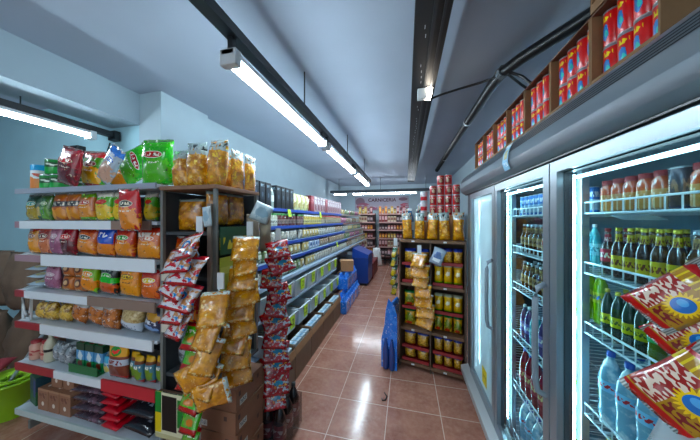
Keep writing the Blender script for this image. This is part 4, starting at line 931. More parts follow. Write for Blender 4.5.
for ui, (x0, x1) in enumerate(((-.98,.12),(-1.72,-1.10))):
    for si, z in enumerate(BZ):
        x = x0+.07; n = 0
        while x < x1-.06:
            cn, c1, c2 = bcol[(si*2 + n//3 + ui) % 6]
            if si in (2, 3) or (si == 0 and n % 2):
                put(('bj', cn), b_jar(pm('bj_'+cn, c1, [('rect',0,1,.2,.6,c2)], rough=.3), M['dark'], .04, .19), (x, 8.62, z+.002), (0,0,0), f'{cn} jar on the {ORD[si]} shelf down, {("unit under banner","unit left of aisle end")[ui]}, {ORD[n]}', 'jar', 'jars on the back shelves')
            else:
                put(('bc', cn), b_carton(pm('bc_'+cn, c1, [('rect',.1,.9,.3,.8,c2)], rough=.4), .085, .2 if si else .26, .1), (x, 8.62, z+.002), (0,0,0), f'{cn} carton on the {ORD[si]} shelf down, {("unit under banner","unit left of aisle end")[ui]}, {ORD[n]}', 'carton', 'cartons on the back shelves')
            x += .105; n += 1
sk = tag(MB().bag(.42, .62, .24, 6, 10, 12, 1.6, .45).build('white_sack', pm('sack_white', '#e6eaea', rough=.6, var=.1, vscale=12), None, smooth=True, weld=True), 'white sack standing on floor at the end of the aisle', 'sack'); sk.location = (-.98, 8.1, .001)
for n, (x, w) in enumerate(((-.62,.22),(-.3,.22))):
    t = put('stool', lambda: MB().box(-.11,.11,-.11,.11,.34,.38).build('low_stool', M['black'], None, bevel=.005), (x, 8.3, 0), (0,0,0), f'low black stool before the back shelves, {("left","right")[n]} one', 'stool', 'black stools at the back')
    if n == 0:
        for a in (-.09,.09):
            for b in (-.09,.09): MB().box(a-.012,a+.012,b-.012,b+.012,0,.34).build('leg', M['black'], t)
        PROTO['stool'] = t
# shelving along the right of the far aisle (seen as a dark edge beyond the pasta rack)
fr = thing('side_shelving', 'dark shelving of bottles along the right of the far aisle', 'shelving unit', (.5, 7.0, 0))
MB().box(.78,.80,5.6,8.4,.1,1.9).build('back_panel', M['dark'], fr, world=True)
for z in (1.75,1.4,1.05,.7,.35):
    s = MB().box(.3,.78,5.6,8.4,z-.025,z-.001).build('shelf', M['post'], fr, world=True)
for n in range(5):
    for q in range(5):
        z = (1.75,1.4,1.05,.7,.35)[n]
        put(('sideb', q % 3), b_bottle(pm(('sb0','sb1','sb2')[q%3], ('#2a4a7a','#3a6a5a','#8a3a34')[q%3], rough=.25), pm(('sl0','sl1','sl2')[q%3], ('#c9d2d8','#d8d0a0','#d8c0b8')[q%3], rough=.4), capw, .05, .27), (.36, 5.7+q*.5, z+.002), (0,0,R(-90)), f'{("blue","green","red")[q%3]} bottle on the {ORD[n]} shelf of the far right aisle shelving, {ORD[q]}', 'bottle', 'bottles on the far right shelving')

# ------------------------------------------------------------------ pasta rack on the right
RA = math.atan2(-.16, .62)
RP = Vector((-.06, 2.615, 0))
rt = thing('pasta_rack', 'dark wooden double rack of pasta packs at the end of fridge', 'shelving unit', RP, RA)
RW, RD = .625, .34; RZ = [1.36, .90, .425, .065]
MID = .305
for x0, x1 in ((0, MID), (MID+.012, RW)):
    for z in RZ:
        s = MB().box(x0+.002, x1-.002, 0, RD-.03, z-.028, z-.001).build('shelf', M['board'], rt, bevel=.002)
        MB().box(x0+.12, x0+.15, -.003, -.0005, z-.022, z-.006).build('price_tag', M['tagwhite'], s)
for x in (0, RW-.0):
    MB().box(x-.012 if x == 0 else x, x if x == 0 else x+.012, .0, RD, 0, 1.36).build('side_panel', pm('rack_side', '#5a4638', rough=.6), rt)
MB().box(MID, MID+.012, .0, RD, 0, 1.36).build('divider', MATS['rack_side'], rt)
MB().box(0, RW, RD-.029, RD-.015, .03, 1.35).build('back_panel', MATS['rack_side'], rt)
def onr(x, y, z): return tuple(RP + Matrix.Rotation(RA, 3, 'Z') @ Vector((x, y, z)))
trm = pm('tray_red', '#96262a', rough=.4)
def b_ptray():
    t = bpy.data.objects.new('pack_tray', None); C.objects.link(t)
    MB().box(-.138,.138,-.12,.12,0,.006).build('tray_base', trm, t); MB().box(-.138,.138,-.126,-.121,0,.03).build('tray_front', trm, t)
    return t
bay = ('left bay', 'right bay')
ntr = 0
spots = []
for bi, xc in enumerate((.153, .47)):
    for li, (z, hh) in enumerate(((1.36-.46+.0, .19), (.90, .0), (.425, .0), (.065, .0))):
        pass
layers = {0: [(.902, 'pasta', .165), (1.088, 'pasta', .155), (.427, 'pastagreen', .175), (.625, 'pastagreen', .16), (.067, 'pasta', .118), (.205, 'pasta', .155)],
          1: [(.902, 'pastayellow', .20), (1.112, 'pasta', .15), (.427, 'pastagreen', .17), (.62, 'pastayellow', .175), (.067, 'pasta', .12), (.21, 'pasta', .15)]}
for bi, xc in enumerate((.153, .47)):
    for li, (z, key, hh) in enumerate(layers[bi]):
        if li % 2 == 1 or li == 4 or li == 0:
            put('ptray', b_ptray, onr(xc, .145, z), (0,0,RA), f'red cardboard tray in the {bay[bi]} of pasta rack, {("fourth","fifth","x","third","lowest","second")[li]} from the floor', 'tray', 'red trays in the pasta rack')
            zz = z + .008
        else: zz = z
        nn = 2 if bi == 0 else 3
        for q in range(nn):
            w = .128 if bi == 0 else .088
            x = xc - .138 + (q+.5)*.276/nn
            put(('pp', key, hh, w), b_bag(key, w, hh+.012, .10, li*1.3, 'pasta_pack', False, .8, 7, 9), onr(x, .091, zz), (0,0,RA + R(random.uniform(-2,2))),
                f'{("blue topped pasta pack","green topped pasta pack","yellow pasta pack")[("pasta","pastagreen","pastayellow").index(key)]} in {bay[bi]} of the rack, {("fourth","fifth","second","third","lowest","next to lowest")[li]} layer, {("left","right") [q] if nn == 2 else ("left","middle","right")[q]}', 'pasta pack', 'packs in the pasta rack')
for n in range(5):
    w = .125
    put(('tp', n % 2), b_bag('goldclear' if n % 2 else 'goldfries', .108, .285, .08, n*3.3, 'pasta_bag', False, 1.1), onr(.055+n*.128, .10, 1.362), (0, R((n%3-1)*3), RA), f'tall clear bag of golden pasta on top of pasta rack, {ORD[n]} from the aisle side', 'pasta bag', 'pasta bags on top of the pasta rack')
cb = tag(MB().box(-.16,.16,-.055,.055,0,.255).build('cardboard_box', M['card'], None, bevel=.003), 'cardboard box carrying the red tin tower behind the pasta bags', 'cardboard box'); cb.location = onr(.42, .245, 1.362); cb.rotation_euler = (0,0,RA)
tinm = pm('print_red_food_tin', '#b81e28', [('rect',.36,.64,.15,.85,'#7d1a20'),('blob',.5,.4,.07,.2,3,5,'#a89a80'),('script',.38,.62,.66,.80,40,9,'#e0c8b0'),('band',0,.05,'#c4b8a8'),('band',.95,1,'#c4b8a8')], rough=.3, coat=.4)
n = 0
for row, cnt in enumerate((4, 4, 4, 2)):
    for q in range(cnt):
        x = .303 + (q + (1 if cnt == 2 else 0))*.078
        put('rtin', b_can(tinm, .0365, .108), onr(x, .245, 1.619+row*.1095), (0,0,RA+R(random.uniform(-25,25))), f'red food tin in the tower on pasta rack, {("lowest","second","third","top")[row]} row, {ORD[q]} from left', 'tin', 'red tins in the tower')
for q in range(3):
    put('pinktin', b_can(pm('print_white_red_tin', '#c9c4c6', [('rect',0,1,.1,.5,'#b0303a')], rough=.3), .036, .11), onr(.20, .25, 1.364+q*.112+.19), (0,0,RA), f'white and red tin left of the tin tower, {("lower","middle","upper")[q]}', 'tin', 'white and red tins beside the tower')
cb2 = tag(MB().box(-.05,.05,-.05,.05,0,.188).build('cardboard_box', M['card'], None, bevel=.003), 'small box under the white and red tins on pasta rack', 'cardboard box'); cb2.location = onr(.20, .25, 1.362); cb2.rotation_euler = (0,0,RA)
for q in range(2):
    put('bluebot', b_bottle(pm('blue_clean', '#2a6f9a', rough=.2, coat=.5), pm('clean_label', '#c2dce4', rough=.4), capw, .035, .34), onr(.045, .20+.085*q, 1.362), (0,0,RA), f'slim blue bottle at aisle corner of the rack top, {("front","rear")[q]} one', 'bottle', 'blue bottles on the rack top')
strip_of('rk1', 'clip strip of golden snacks hanging down the middle of pasta rack', 'gold snack bag on the pasta rack strip', 'gold bags on the pasta rack strip',
         [onr(.215+.012*i, -.06, 1.22-.098*i) for i in range(7)], .17, .14, .028, RA, 'hanggold', 14, 28)
put('tealbag', b_bag('bean_blue', .12, .17, .04, 8, 'hanging_plastic_bag', False, 1.6), onr(.36, -.05, 1.13), (0, R(20), RA), 'pale blue plastic bag hooked at top of the pasta rack strip', 'plastic bag')
bpy.data.objects['hanging_plastic_bag.003' if 'hanging_plastic_bag.003' in bpy.data.objects else 'hanging_plastic_bag']
strip_of('rk2', 'clip strip of green packs hanging on the aisle side of pasta rack', 'green pack hanging on the aisle side of pasta rack', 'green packs beside the pasta rack',
         [onr(-.06, .02, 1.28-.1*i) for i in range(5)], .07, .13, .02, RA-R(20), 'darkgreen', 6, 24)
# blue wrapped bottles beside the rack
bw = thing('wrapped_bottle_tower', 'tall bright blue wrapped water bottles standing beside the pasta rack', 'water pack', (-.135, 2.66, 0), RA)
s = MB()
MB().extr([(-.07,0),(.062,0),(.062,.34),(.06,.58),(.035,.66),(.0,.7),(-.02,.62),(-.035,.45),(-.07,.30)], -.14, .14).build('wrap_film', wrap, bw, bevel=.02, smooth=True)
for a in (-.035, .03): MB().lathe([(.03,0),(.032,.02),(.032,.2),(.012,.29),(.012,.31)], 10, (a, -.152, .01)).build('bottle', pm('water_blue', '#123f8a', rough=.1, coat=.8), bw, smooth=True)

# ------------------------------------------------------------------ the glass door fridge
FX = .55
DE = [2.28, 1.69, 1.09, .49, -.11]
fz0, fz1 = .23, 1.80
fg = thing('display_fridge', 'long grey multi door glass drinks fridge along the right wall', 'fridge', (.95, 1.15, 0))
MB().box(.62, 1.38, -.15, 2.40, 0, .17).build('plinth', M['headdark'], fg, world=True)
MB().extr([(.50,.165),(.62,.165),(.62,.235),(.555,.235),(.50,.215)], -.15, 2.40).build('bumper', pm('bumper_alu', '#c4ccd0', rough=.35, metal=.5), fg, world=True)
MB().box(.62, 1.38, 2.365, 2.40, .171, 1.80).build('end_panel', M['headdark'], fg, world=True)
MB().box(.56, .618, 2.285, 2.40, .24, 1.80).build('end_stile', pm('stile_dark', '#3a434a', rough=.4), fg, world=True)
MB().box(1.30, 1.38, -.15, 2.365, .171, 1.80).build('back_wall', M['inner'], fg, world=True)
MB().box(.62, 1.30, -.15, 2.365, .171, .23).build('inner_floor', M['inner'], fg, world=True)
MB().box(.60, 1.30, -.15, 2.365, 1.79, 1.80).build('inner_ceiling', M['inner'], fg, world=True)
hp = [(.56,1.801),(.535,1.803),(.505,1.822),(.492,1.86),(.497,1.905),(.517,1.95),(.555,1.985),(.61,2.006),(.66,2.012),(1.38,2.012),(1.38,1.801)]
ho = MB().extr(hp, -.15, 2.40).build('header', M['header'], fg, world=True)
for p_ in ho.data.polygons:
    if len(p_.vertices) == 4 and p_.index < 8: p_.use_smooth = True
MB().box(.538, .552, -.15, 2.40, 1.797, 1.806).build('header_lip', M['black'], fg, world=True)
vs = MB()
for k in range(5):
    t = .02 + k*.20
    x = .497+.02*t-.0010; z = 1.905+.045*t+.0005
    vs.quad([(x, -.15, z), (x+.0015, -.15, z+.0034), (x+.0015, 2.40, z+.0034), (x, 2.40, z)])
vs.build('vent_groove', M['black'], fg, world=True)
door_f = pm('door_frame', '#8f9aa2', rough=.3, metal=.55)
g_clear = glass('door_glass', '#c9e8ee', 1.3); g_fog_glare = glass('door_glass_fog_glare', '#d4f0f4', 1.2, .8, '#e6fbff')  # farthest pane has fog and bright glare put into its colour
led = emit('led_strip', '#c4f0ff', 60)
hm = pm('handle_grey', '#7f8c96', rough=.35)
for d in range(4):
    y1, y0 = DE[d]-.004, DE[d+1]+.004
    w = .042
    dr = MB().box(FX, FX+.03, y0, y0+w, fz0+.006, fz1-.006).box(FX, FX+.03, y1-w, y1, fz0+.006, fz1-.006).box(FX, FX+.03, y0+w, y1-w, fz0+.006, fz0+.07).box(FX, FX+.03, y0+w, y1-w, fz1-.05, fz1-.006).build('door', door_f, fg, world=True)
    gp = MB(); gp.quad([(FX+.02, y1-w, fz0+.07), (FX+.02, y0+w, fz0+.07), (FX+.02, y0+w, fz1-.05), (FX+.02, y1-w, fz1-.05)])
    gp.build('glass_pane', g_fog_glare if d == 0 else g_clear, dr, world=True)
    gk = MB()
    for (a, b, c, e) in ((y0+w-.006, y0+w+.004, fz0+.07, fz1-.05), (y1-w-.004, y1-w+.006, fz0+.07, fz1-.05), (y0+w, y1-w, fz1-.054, fz1-.046), (y0+w, y1-w, fz0+.066, fz0+.074)): gk.box(FX+.023, FX+.05, a, b, c, e)
    gk.build('gasket', M['headdark'], dr, world=True)
    hy = y0+.022
    MB().tube([(FX-.001,hy,.86),(FX-.028,hy,.875),(FX-.036,hy,.92),(FX-.038,hy,1.08),(FX-.036,hy,1.25),(FX-.028,hy,1.295),(FX-.001,hy,1.31)], .011, 10).build('handle', hm, dr, smooth=True, world=True)
    # lamps at the far side of each opening
    MB().box(FX+.068, FX+.074, y1-.018, y1-.012, fz0+.1, fz1-.06).build('light_strip', led, fg, world=True)
    MB().box(FX+.048, FX+.064, y0+.12, y1-.05, 1.722, 1.731).build('top_lamp', emit('led_top', '#d8f4ff', 7), fg, world=True)
    MB().box(FX+.086, FX+.11, y1-.03, y1-.005, fz0, fz1-.01).build('mullion', door_f, fg, world=True)
FS = [1.60, 1.38, 1.16, .86, .56, .25]
for d in range(3):
    y1, y0 = DE[d]-.035, DE[d+1]+.006
    for z in FS:
        s = MB()
        xs = .645
        for zz in (z-.006, z+.034): s.tube([(xs, y0, zz), (xs, y1, zz)], .0035, 6)
        n = 14
        for k in range(n+1):
            y = y0 + (y1-y0)*k/n
            s.tube([(xs, y, z-.006), (xs, y, z+.034)], .0024, 4)
            s.tube([(xs, y, z-.006), (1.28, y, z-.006)], .0024, 4)
        s.tube([(1.28, y0, z-.006), (1.28, y1, z-.006)], .0035, 6)
        s.build('wire_shelf', M['wire'], fg, world=True)
plate = pm('shelf_plate', '#8fb8d0', rough=.25, alpha=.75)
for z, ya, yb in ((1.60, .83, .97), (1.38, .80, .96), (1.16, .78, .96), (1.60, 1.30, 1.42), (1.38, 1.25, 1.40)):
    pl = MB(); pl.quad([(.652, yb, z-.012), (.652, ya, z-.012), (.700, ya, z-.03), (.700, yb, z-.03)]); pl.build('shelf_plate', plate, fg, world=True)
st = thing('header_sticker', 'pale blue and cream sticker on the curved fridge header', 'sticker', (.5, 1.35, 1.82))
s = MB()
prof = [(.503,1.822),(.4905,1.86),(.4955,1.906),(.514,1.951)]
for k in range(3):
    a, b = prof[k], prof[k+1]
    s.quad([(a[0]-.003,1.385,a[1]),(a[0]-.003,1.315,a[1]),(b[0]-.003,1.315,b[1]+.001),(b[0]-.003,1.385,b[1]+.001)], ((0,k/3),(1,k/3),(1,(k+1)/3),(0,(k+1)/3)))
s.build('sticker_sheet', pm('print_sticker', '#8fc0dc', [('rect',.2,.8,.45,.8,'#a89f74'),('band',.88,1,'#dfeaf0'),('script',.2,.8,.15,.32,9,7,'#f0f6f8')], rough=.4), st, world=True)
ys = tag(MB().box(-.0005,.0005,-.05,.05,-.06,.06).build('yellow_sticker', pm('print_yellow_sticker', '#d8c81f', [('script',.1,.9,.3,.6,7,4,'#8a7a10')], rough=.5), None), 'yellow square sticker low on the farthest fridge door glass', 'sticker'); ys.location = (FX+.0185, 1.95, .40)
# drinks
def liq(n, c, rough=.12): return pm('liq_'+n, c, [('noise', 14, .5, .62, '#e6f2f4')] if n.startswith('water') else (), rough=rough, coat=.8)
def lab(n, c, t='#f0f0ea'): return pm('lab_'+n, c, [('script',0,1,.3,.7,26,3,t)], rough=.35)
cap = dict(g=capg, w=capw, r=capr, b=capb, y=capy, k=cap_dk)
KIND = {
 'jar_orange': (b_jar(pm('fr_jar_orange', '#b98a5a', [('band',.6,1,'#b5522a'),('vstripes',0,.5,10,.3,'#d8c4a0')], rough=.15, coat=.6), capr, .031, .15, 'drink_jar'), .066, 'slim jar drink with orange top', 'drink'),
 'dark_can': (b_can(pm('fr_dark_can', '#3a3a44', [('script',0,1,.3,.7,20,4,'#8a6a5a')], rough=.25, metal=.4), .033, .155, 'drink_can'), .072, 'dark drinks can', 'can'),
 'green_can': (b_can(pm('fr_green_can', '#8fae3a', [('blob',.5,.5,.2,.2,3,5,'#c9d88a'),('script',0,1,.5,.7,20,5,'#e6eed0')], rough=.25, metal=.2), .036, .165, 'drink_can'), .075, 'lime green drinks can', 'can'),
 'beer_yellow': (b_bottle(liq('amber', '#3d2410'), lab('gold', '#c9b23a', '#6a2a1a'), pm('foil_gold', '#d8c23c', rough=.3, metal=.5), .030, .205, 'beer', 'beer_bottle', (.16,.44)), .064, 'small beer bottle with gold neck', 'bottle'),
 'beer_blue': (b_bottle(liq('blueglass', '#1c3550'), lab('bluelab', '#27508a'), pm('cap_silver', '#b4bec4', rough=.3, metal=.7), .030, .205, 'beer', 'beer_bottle'), .066, 'small dark blue beer bottle', 'bottle'),
 'beer_red': (b_bottle(liq('brown', '#2a1814'), lab('redlab', '#b03a4a'), capr, .030, .2, 'beer', 'beer_bottle'), .066, 'small brown bottle with red label', 'bottle'),
 'beer_brown': (b_bottle(liq('brown2', '#4a2a16'), lab('cream', '#a8885a', '#4a2a1a'), pm('cap_silver', '#b4bec4'), .030, .205, 'beer', 'beer_bottle'), .066, 'small brown beer bottle', 'bottle'),
 'soft_dark': (b_bottle(liq('darkgreen', '#1c3a2c'), lab('yellowlab', '#c9c24a', '#4a5a2a'), capy, .029, .21, 'soda', 'drink_bottle', (.3,.5)), .062, 'dark green soft drink bottle', 'bottle'),
 'soft_green': (b_bottle(liq('olive', '#55682c'), lab('greenlab', '#1fa05a'), pm('cap_orange', '#d8862a', rough=.4), .036, .235, 'soda', 'drink_bottle', (.35,.56)), .077, 'soft drink bottle with green label and orange cap', 'bottle'),
 'energy_blue': (b_bottle(liq('bluedrink', '#1d3f8a'), lab('navylab', '#1a2f6a'), capb, .033, .22, 'soda', 'drink_bottle', (.3,.6)), .071, 'blue sports drink bottle', 'bottle'),
 'aqua': (b_bottle(liq('aqua', '#5fb4bc'), lab('aqualab', '#9fdce4', '#2a7a8a'), capw, .031, .215, 'soda'), .068, 'pale turquoise drink bottle', 'bottle'),
 'water': (b_bottle(liq('water', '#7fb0c4'), lab('waterlab', '#8fd0ec', '#c2303a'), capb, .044, .285, 'water', 'water_bottle', (.48,.62)), .094, 'large water bottle with pale blue label', 'bottle'),
 'tea': (b_bottle(liq('tea', '#8f4a22'), lab('tealab', '#a8602a', '#e6d09a'), capw, .05, .285, 'soda', 'iced_tea_bottle', (.25,.62)), .108, 'large iced tea bottle with white cap', 'bottle'),
 'orange': (b_bottle(liq('orange', '#b06a24'), lab('orangelab', '#c98a2a'), capy, .042, .275, 'soda', 'drink_bottle'), .09, 'large orange soda bottle with yellow cap', 'bottle'),
 'redsoda': (b_bottle(liq('redsoda', '#8a2a36'), lab('redsodalab', '#b04a54', '#e8d8a0'), capb, .042, .28, 'soda', 'drink_bottle'), .09, 'large red soda bottle', 'bottle'),
 'yellowsoda': (b_bottle(liq('yellowsoda', '#b8a82a'), lab('yellowsodalab', '#9ab83a'), capg, .042, .285, 'soda', 'drink_bottle'), .09, 'large yellow soda bottle', 'bottle'),
 'lime': (b_bottle(liq('lime', '#9ac23c'), lab('limelab', '#d8dc6a', '#2a6ab0'), capg, .038, .26, 'soda', 'drink_bottle', (.4,.6)), .082, 'lime green drink bottle', 'bottle'),
 'bluecan': (b_can(pm('fr_blue_can', '#3a78c0', [('band',.1,.5,'#b4d0e4'),('script',0,1,.6,.8,22,5,'#e4eef4')], rough=.25, metal=.4), .033, .15, 'drink_can'), .071, 'blue and silver drinks can', 'can'),
 'purple': (b_bottle(liq('purple', '#4a3a6a'), lab('purplelab', '#7a6aa8'), capw, .036, .23, 'soda', 'drink_bottle'), .078, 'purple drink bottle', 'bottle'),
 'pinkdrink': (b_bottle(liq('pink', '#a86a7a'), lab('pinklab', '#c9a0a8'), capw, .034, .22, 'soda', 'drink_bottle'), .074, 'pink drink bottle', 'bottle'),
}
plan = {
 2: [['jar_orange']*5+['dark_can','jar_orange']+['green_can']*4, ['beer_red']+['beer_yellow']*5+['beer_brown']*2+['beer_blue']*5, ['soft_dark']*4+['soft_green']*3+['energy_blue']*3+['aqua']*2,
     ['water']*4+['tea']*3, ['orange']*2+['redsoda']*2+['orange']+['redsoda']*2, ['water']*7],
 1: [['bluecan']*11, ['beer_brown']*5+['jar_orange']*5+['aqua']*2, ['beer_brown']*7+['aqua']*2+['lime']*3, ['purple','purple','aqua','aqua','purple','lime','yellowsoda','lime','lime'], ['redsoda']*4+['orange']+['yellowsoda']*3, ['water']*7],
 0: [['bluecan']*8, ['aqua']*8, ['bluecan']*8, ['water']*6, ['water']*6, ['water']*6],
}
dname = {2:'near door', 1:'middle door', 0:'far door'}
SW, SH = .64, .80
for d, shelves in plan.items():
    for si, seq in enumerate(shelves):
        y = DE[d]-.05; cnt = {}
        for kd in seq:
            bld, w, nm, cat = KIND[kd]
            big = kd in ('water', 'tea', 'orange', 'redsoda', 'yellowsoda')
            sw = .72 if big else SW
            w = w*sw + .002
            if y - w < DE[d+1]+(.03 if not (d == 2 and si == 0) else .30*0+.08): break
            c = cnt.get(kd, 0); cnt[kd] = c+1
            if c >= len(ORD): break
            sc3 = (sw, sw, (.80 if si == 0 else SH if si < 3 else .9))
            hmax = (FS[si-1] if si else 1.72) - FS[si] - .014
            if ('dr', kd) not in PROTO: PROTO[('dr', kd)] = bld()
            po = PROTO[('dr', kd)]; top = max(v_.co.z for ob in [po, *po.children] for v_ in ob.data.vertices)
            sc3 = (sw, sw, min(sc3[2], hmax/top))
            put(('dr', kd), bld, (.69, y-w/2, FS[si]+.001), (0,0,R(-90)), f'{nm}, {ORD[c]} on {ORD[si]} shelf down, {dname[d]}', cat, f'{nm}s in the fridge', sc3)
            if d == 2 and si < 4 or (d == 1 and si < 3):
                put(('dr', kd), bld, (.69+w+.008, y-w/2-.003, FS[si]+.001), (0,0,R(-90)), f'{nm}, back {ORD[c]}, {ORD[si]} shelf, {dname[d]}', cat, f'{nm}s in the fridge', sc3)
            y -= w + .001
# carrier cartons in front of beers, blue box
gb = thing('drinks_box', 'blue drinks box with white lettering at near end of top fridge shelf', 'box', (.70, .545, FS[0]+.001), R(-90))
MB().box(-.045,.045,-.04,.04,0,.165).build('box_body', pm('print_blue_go', '#1f5aa8', [('ell',.55,.35,.3,.2,'#c9b83a'),('rect',0,1,.0,.12,'#9fc4dc')], rough=.35), gb, bevel=.002)
text('lettering', 'GO', .045, pm('go_letter', '#e8f0f4', rough=.4), gb, (0, -.0415, .135), (R(90),0,0))
# ------------------------------------------------------------------ cartons of tins on the fridge
tcm = pm('print_tall_red_tin', '#c41f2a', [('band',0,.04,'#b8a8a4'),('band',.96,1,'#b8a8a4'),('blob',.5,.42,.06,.20,4,5,'#1f6fae'),('blob',.52,.38,.035,.10,2,7,'#3fb0a8'),('script',.42,.60,.72,.86,34,6,'#e8d23a'),('rect',.16,.28,.3,.6,'#d8cfcc'),('script',.17,.27,.33,.57,40,14,'#9a2a30')], rough=.3, coat=.4)
BX = [.755+.2345*q for q in range(7)]
def b_tincarton(w):
    def f():
        t = bpy.data.objects.new('tin_carton', None); C.objects.link(t)
        d, h, k = .30, .245, .006
        s = MB().box(-w/2, -w/2+k, -d/2, d/2, 0, h).box(w/2-k, w/2, -d/2, d/2, 0, h).box(-w/2+k, w/2-k, d/2-k, d/2, 0, h).box(-w/2, w/2, -d/2, d/2, -k, 0).box(-w/2+k, w/2-k, -d/2, -d/2+k, 0, .025)
        s.build('carton_body', pm('carton_card', '#83613f', rough=.85, var=.12, vscale=12), t)
        MB().box(-w/2, w/2, -d/2, d/2, h, h+.005).build('carton_lid', M['carddark'], t)
        return t
    return f
def fill_carton(i, y, z, tag_txt, layers=2):
    w = .232
    put('tincarton', b_tincarton(w), (.77, y, z+.007), (0,0,R(-90)), f'open fronted cardboard carton of red tins, {tag_txt}', 'cardboard box', 'tin cartons on the fridge')
    for lz in range(layers):
        for q in range(4):
            put('talltin', b_can(tcm, .0268, .116), (.665, y+.0815-q*.0545, z+.008+lz*.1175), (0,0,R(-90+random.uniform(-20,20))), f'red tin in {("lower","upper")[lz]} row, {ORD[q]} from far side, {tag_txt}', 'tin', 'red tins in the cartons on the fridge')
cn = ['nearest carton', 'second carton from the camera', 'third carton from the camera', 'fourth carton from the camera', 'fifth carton from the camera', 'sixth carton from the camera']
for i in range(6):
    fill_carton(i, BX[i]+.1172, 2.013, cn[i])
fill_carton(6, BX[0]+.1172, 2.013+.262, 'carton stacked above the nearest')
tb = put('tincarton', b_tincarton(.232), (.77, BX[6]+.1172, 2.020), (0,0,R(-90)), 'open fronted cardboard carton of red tins at far end of fridge', 'cardboard box', 'tin cartons on the fridge')
for lz in range(2):
    for q in range(4):
        put('talltin', b_can(tcm, .0268, .116), (.665, BX[6]+.1172+.0815-q*.0545, 2.021+lz*.1175), (0,0,R(-90)), f'red tin in {("lower","upper")[lz]} row, {ORD[q]} from far side, carton at fridge end', 'tin', 'red tins in the cartons on the fridge')

# three big snack bags hanging in front of the nearest door
hs = thing('hanging_clip_strip', 'clear strip carrying big red and gold snack bags by the fridge', 'clip strip', (.50, .56, 0))
MB().tube([(.497,.56,1.47),(.497,.56,1.1)], .0015, 6).build('strip', M['white'], hs, world=True)
for n, (x, y, z, ry, w, h) in enumerate(((.425,.55,1.395,44,.078,.115),(.452,.55,1.338,46,.075,.11),(.421,.53,1.235,38,.10,.135))):
    put(('big', n), b_bag('bigred', w, h, .032, n*4.4, 'hanging_snack_bag', True, 1.6, 12, 16), (x, y, z), (R(-6), R(ry), R(-46)), f'large red and gold snack bag beside fridge, {("top","middle","bottom")[n]} of three', 'snack bag', 'large snack bags by the fridge')
tb = tag(MB().bag(.08, .12, .03, 3, 8, 10, 1.8).build('hanging_plastic_bag', M['clear'], None, smooth=True, weld=True), 'crumpled clear plastic film below the large red snack bags', 'plastic film'); tb.location = (.44, .52, 1.12); tb.rotation_euler = (0, R(15), R(-50))

# ------------------------------------------------------------------ left edge: bucket, sacks, wall box
bk = thing('mop_bucket', 'lime green mop bucket on the floor at the left edge', 'bucket', (-3.12, 1.25, 0))
lime = pm('lime_plastic', '#8fc21f', rough=.35, coat=.2)
MB().lathe([(.115,0),(.12,.01),(.16,.27),(.172,.275),(.172,.29),(.155,.29),(.15,.27),(.112,.02),(0,.02)], 24, cap=False).build('tub', lime, bk, smooth=True)
w = MB(); w.lathe([(.06,.27),(.10,.285),(.15,.30),(.15,.31),(.10,.30),(.06,.285)], 20, cap=False)
for k in range(10):
    a = k*math.pi/5; w.box(.075*math.cos(a)-.008, .075*math.cos(a)+.008, .075*math.sin(a)-.008, .075*math.sin(a)+.008, .2, .29)
w.build('wringer_basket', pm('lime_light', '#a4d42c', rough=.35), bk)
MB().tube([(-.165,0,.28),(-.12,-.12,.34),(0,-.17,.36),(.12,-.12,.34),(.165,0,.28)], .006, 6).build('handle', lime, bk, smooth=True)
mp = tag(MB().tube([(-3.195,1.207,.137),(-3.03,1.302,.474),(-2.87,1.394,.80)], .012, 8).build('mop_handle', pm('mop_grey', '#8a9498', rough=.4), None, smooth=True), 'grey mop handle leaning out of the green bucket', 'mop')
mp['category'] = 'mop'
mp.name = 'mop_pole'
sackm = pm('paper_sack', '#6a5646', rough=.85, var=.15, vscale=6, bump=.4, bscale=14)
for n, (x, y, z, w, h) in enumerate(((-3.78,1.6,.0,.42,.62),(-4.3,1.6,.0,.42,.62),(-3.80,1.6,.64,.4,.60),(-4.3,1.62,.64,.4,.60))):
    put(('sack', n), (lambda w=w, h=h, n=n: MB().bag(w, h, .24, n*3, 10, 12, 1.6).build('paper_sack', sackm, None, smooth=True, weld=True)), (x, y, z+.002), (0,0,R(6*n-8)), f'brown paper sack by the left wall, {("lower right","lower left","upper right","upper left")[n]}', 'sack', 'paper sacks by the left wall')
rb = tag(MB().bag(.12,.14,.06,5,8,8,1.4).build('red_cloth', pm('cloth_red', '#8f2a34', rough=.8), None, smooth=True, weld=True), 'dark red cloth lying over the rim of the green bucket', 'cloth'); rb.location = (-3.24, 1.18, .35); rb.rotation_euler = (R(-70),0,.4)
wbx = thing('wall_box', 'small black electrical box on wall above the top shelf', 'wall box', (-4.02, 1.99, 1.93))
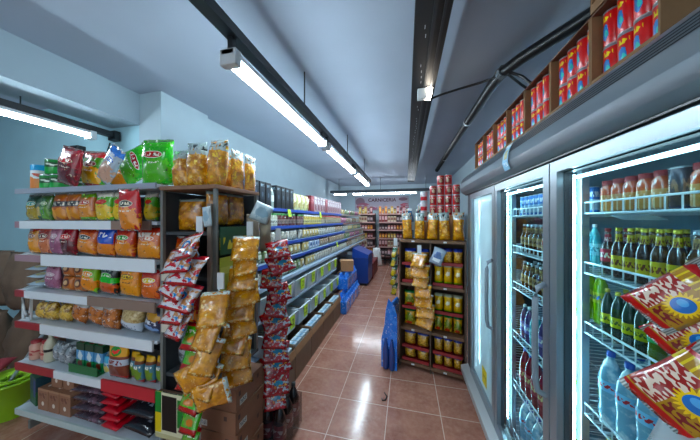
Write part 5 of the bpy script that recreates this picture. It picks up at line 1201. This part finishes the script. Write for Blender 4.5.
wbx.location = (-3.75, 1.96, 2.29)
MB().box(-.09,.09,-.04,.038,0,.14).build('casing', M['black'], wbx, bevel=.005)
MB().box(-.075,.075,-.043,-.041,.02,.12).build('dark_panel', pm('screen_dark', '#15262c', rough=.2), wbx)
cab = MB().tube([(-3.34,1.985,2.1),(-3.33,1.985,2.28),(-3.26,1.985,2.44)], .006, 6).build('wall_cable', M['black'], None, smooth=True); tag(cab, 'thin black cable running up the wall beside the black box', 'cable')

# ------------------------------------------------------------------ light, world, camera
fw_ = tag(MB().tube([(-.19,2.16,.006),(-.165,2.12,.006),(-.175,2.075,.006),(-.20,2.065,.006),(-.205,2.09,.006)], .005, 6).build('loose_wire', M['black'], None, smooth=True), 'short curl of black wire lying on the aisle tiles', 'wire')
w = bpy.data.worlds.new('shop_world'); bpy.context.scene.world = w; w.use_nodes = True
w.node_tree.nodes['Background'].inputs[0].default_value = (.55, .75, 1, 1); w.node_tree.nodes['Background'].inputs[1].default_value = .28
def area(name, loc, rot, sx, sy, e, col):
    l = bpy.data.lights.new(name, 'AREA'); l.shape = 'RECTANGLE'; l.size = sx; l.size_y = sy; l.energy = e; l.color = col
    o = bpy.data.objects.new(name, l); C.objects.link(o); o.location = loc; o.rotation_euler = rot
    return o
area('added_front_fill', (-1.2, -2.6, 1.7), (R(80), 0, 0), 4.5, 2.2, 42, (.8, .92, 1))  # added fill light behind the camera, source unseen
th = math.atan(56/237)
cd = bpy.data.cameras.new('camera'); cd.sensor_width = 36; cd.lens = 36*237/700; cd.clip_start = .02
cam = bpy.data.objects.new('camera', cd); C.objects.link(cam); cam.location = (0, 0, 1.57); cam.rotation_euler = (R(90), 0, th)
bpy.context.scene.camera = cam
sc = bpy.context.scene
sc.view_settings.view_transform = 'Standard'; sc.view_settings.look = 'None'
sc.view_settings.exposure = 0.0
sc.cycles.use_denoising = True
sc.cycles.max_bounces = 8; sc.cycles.transparent_max_bounces = 16
sc.cycles.caustics_reflective = False; sc.cycles.caustics_refractive = False
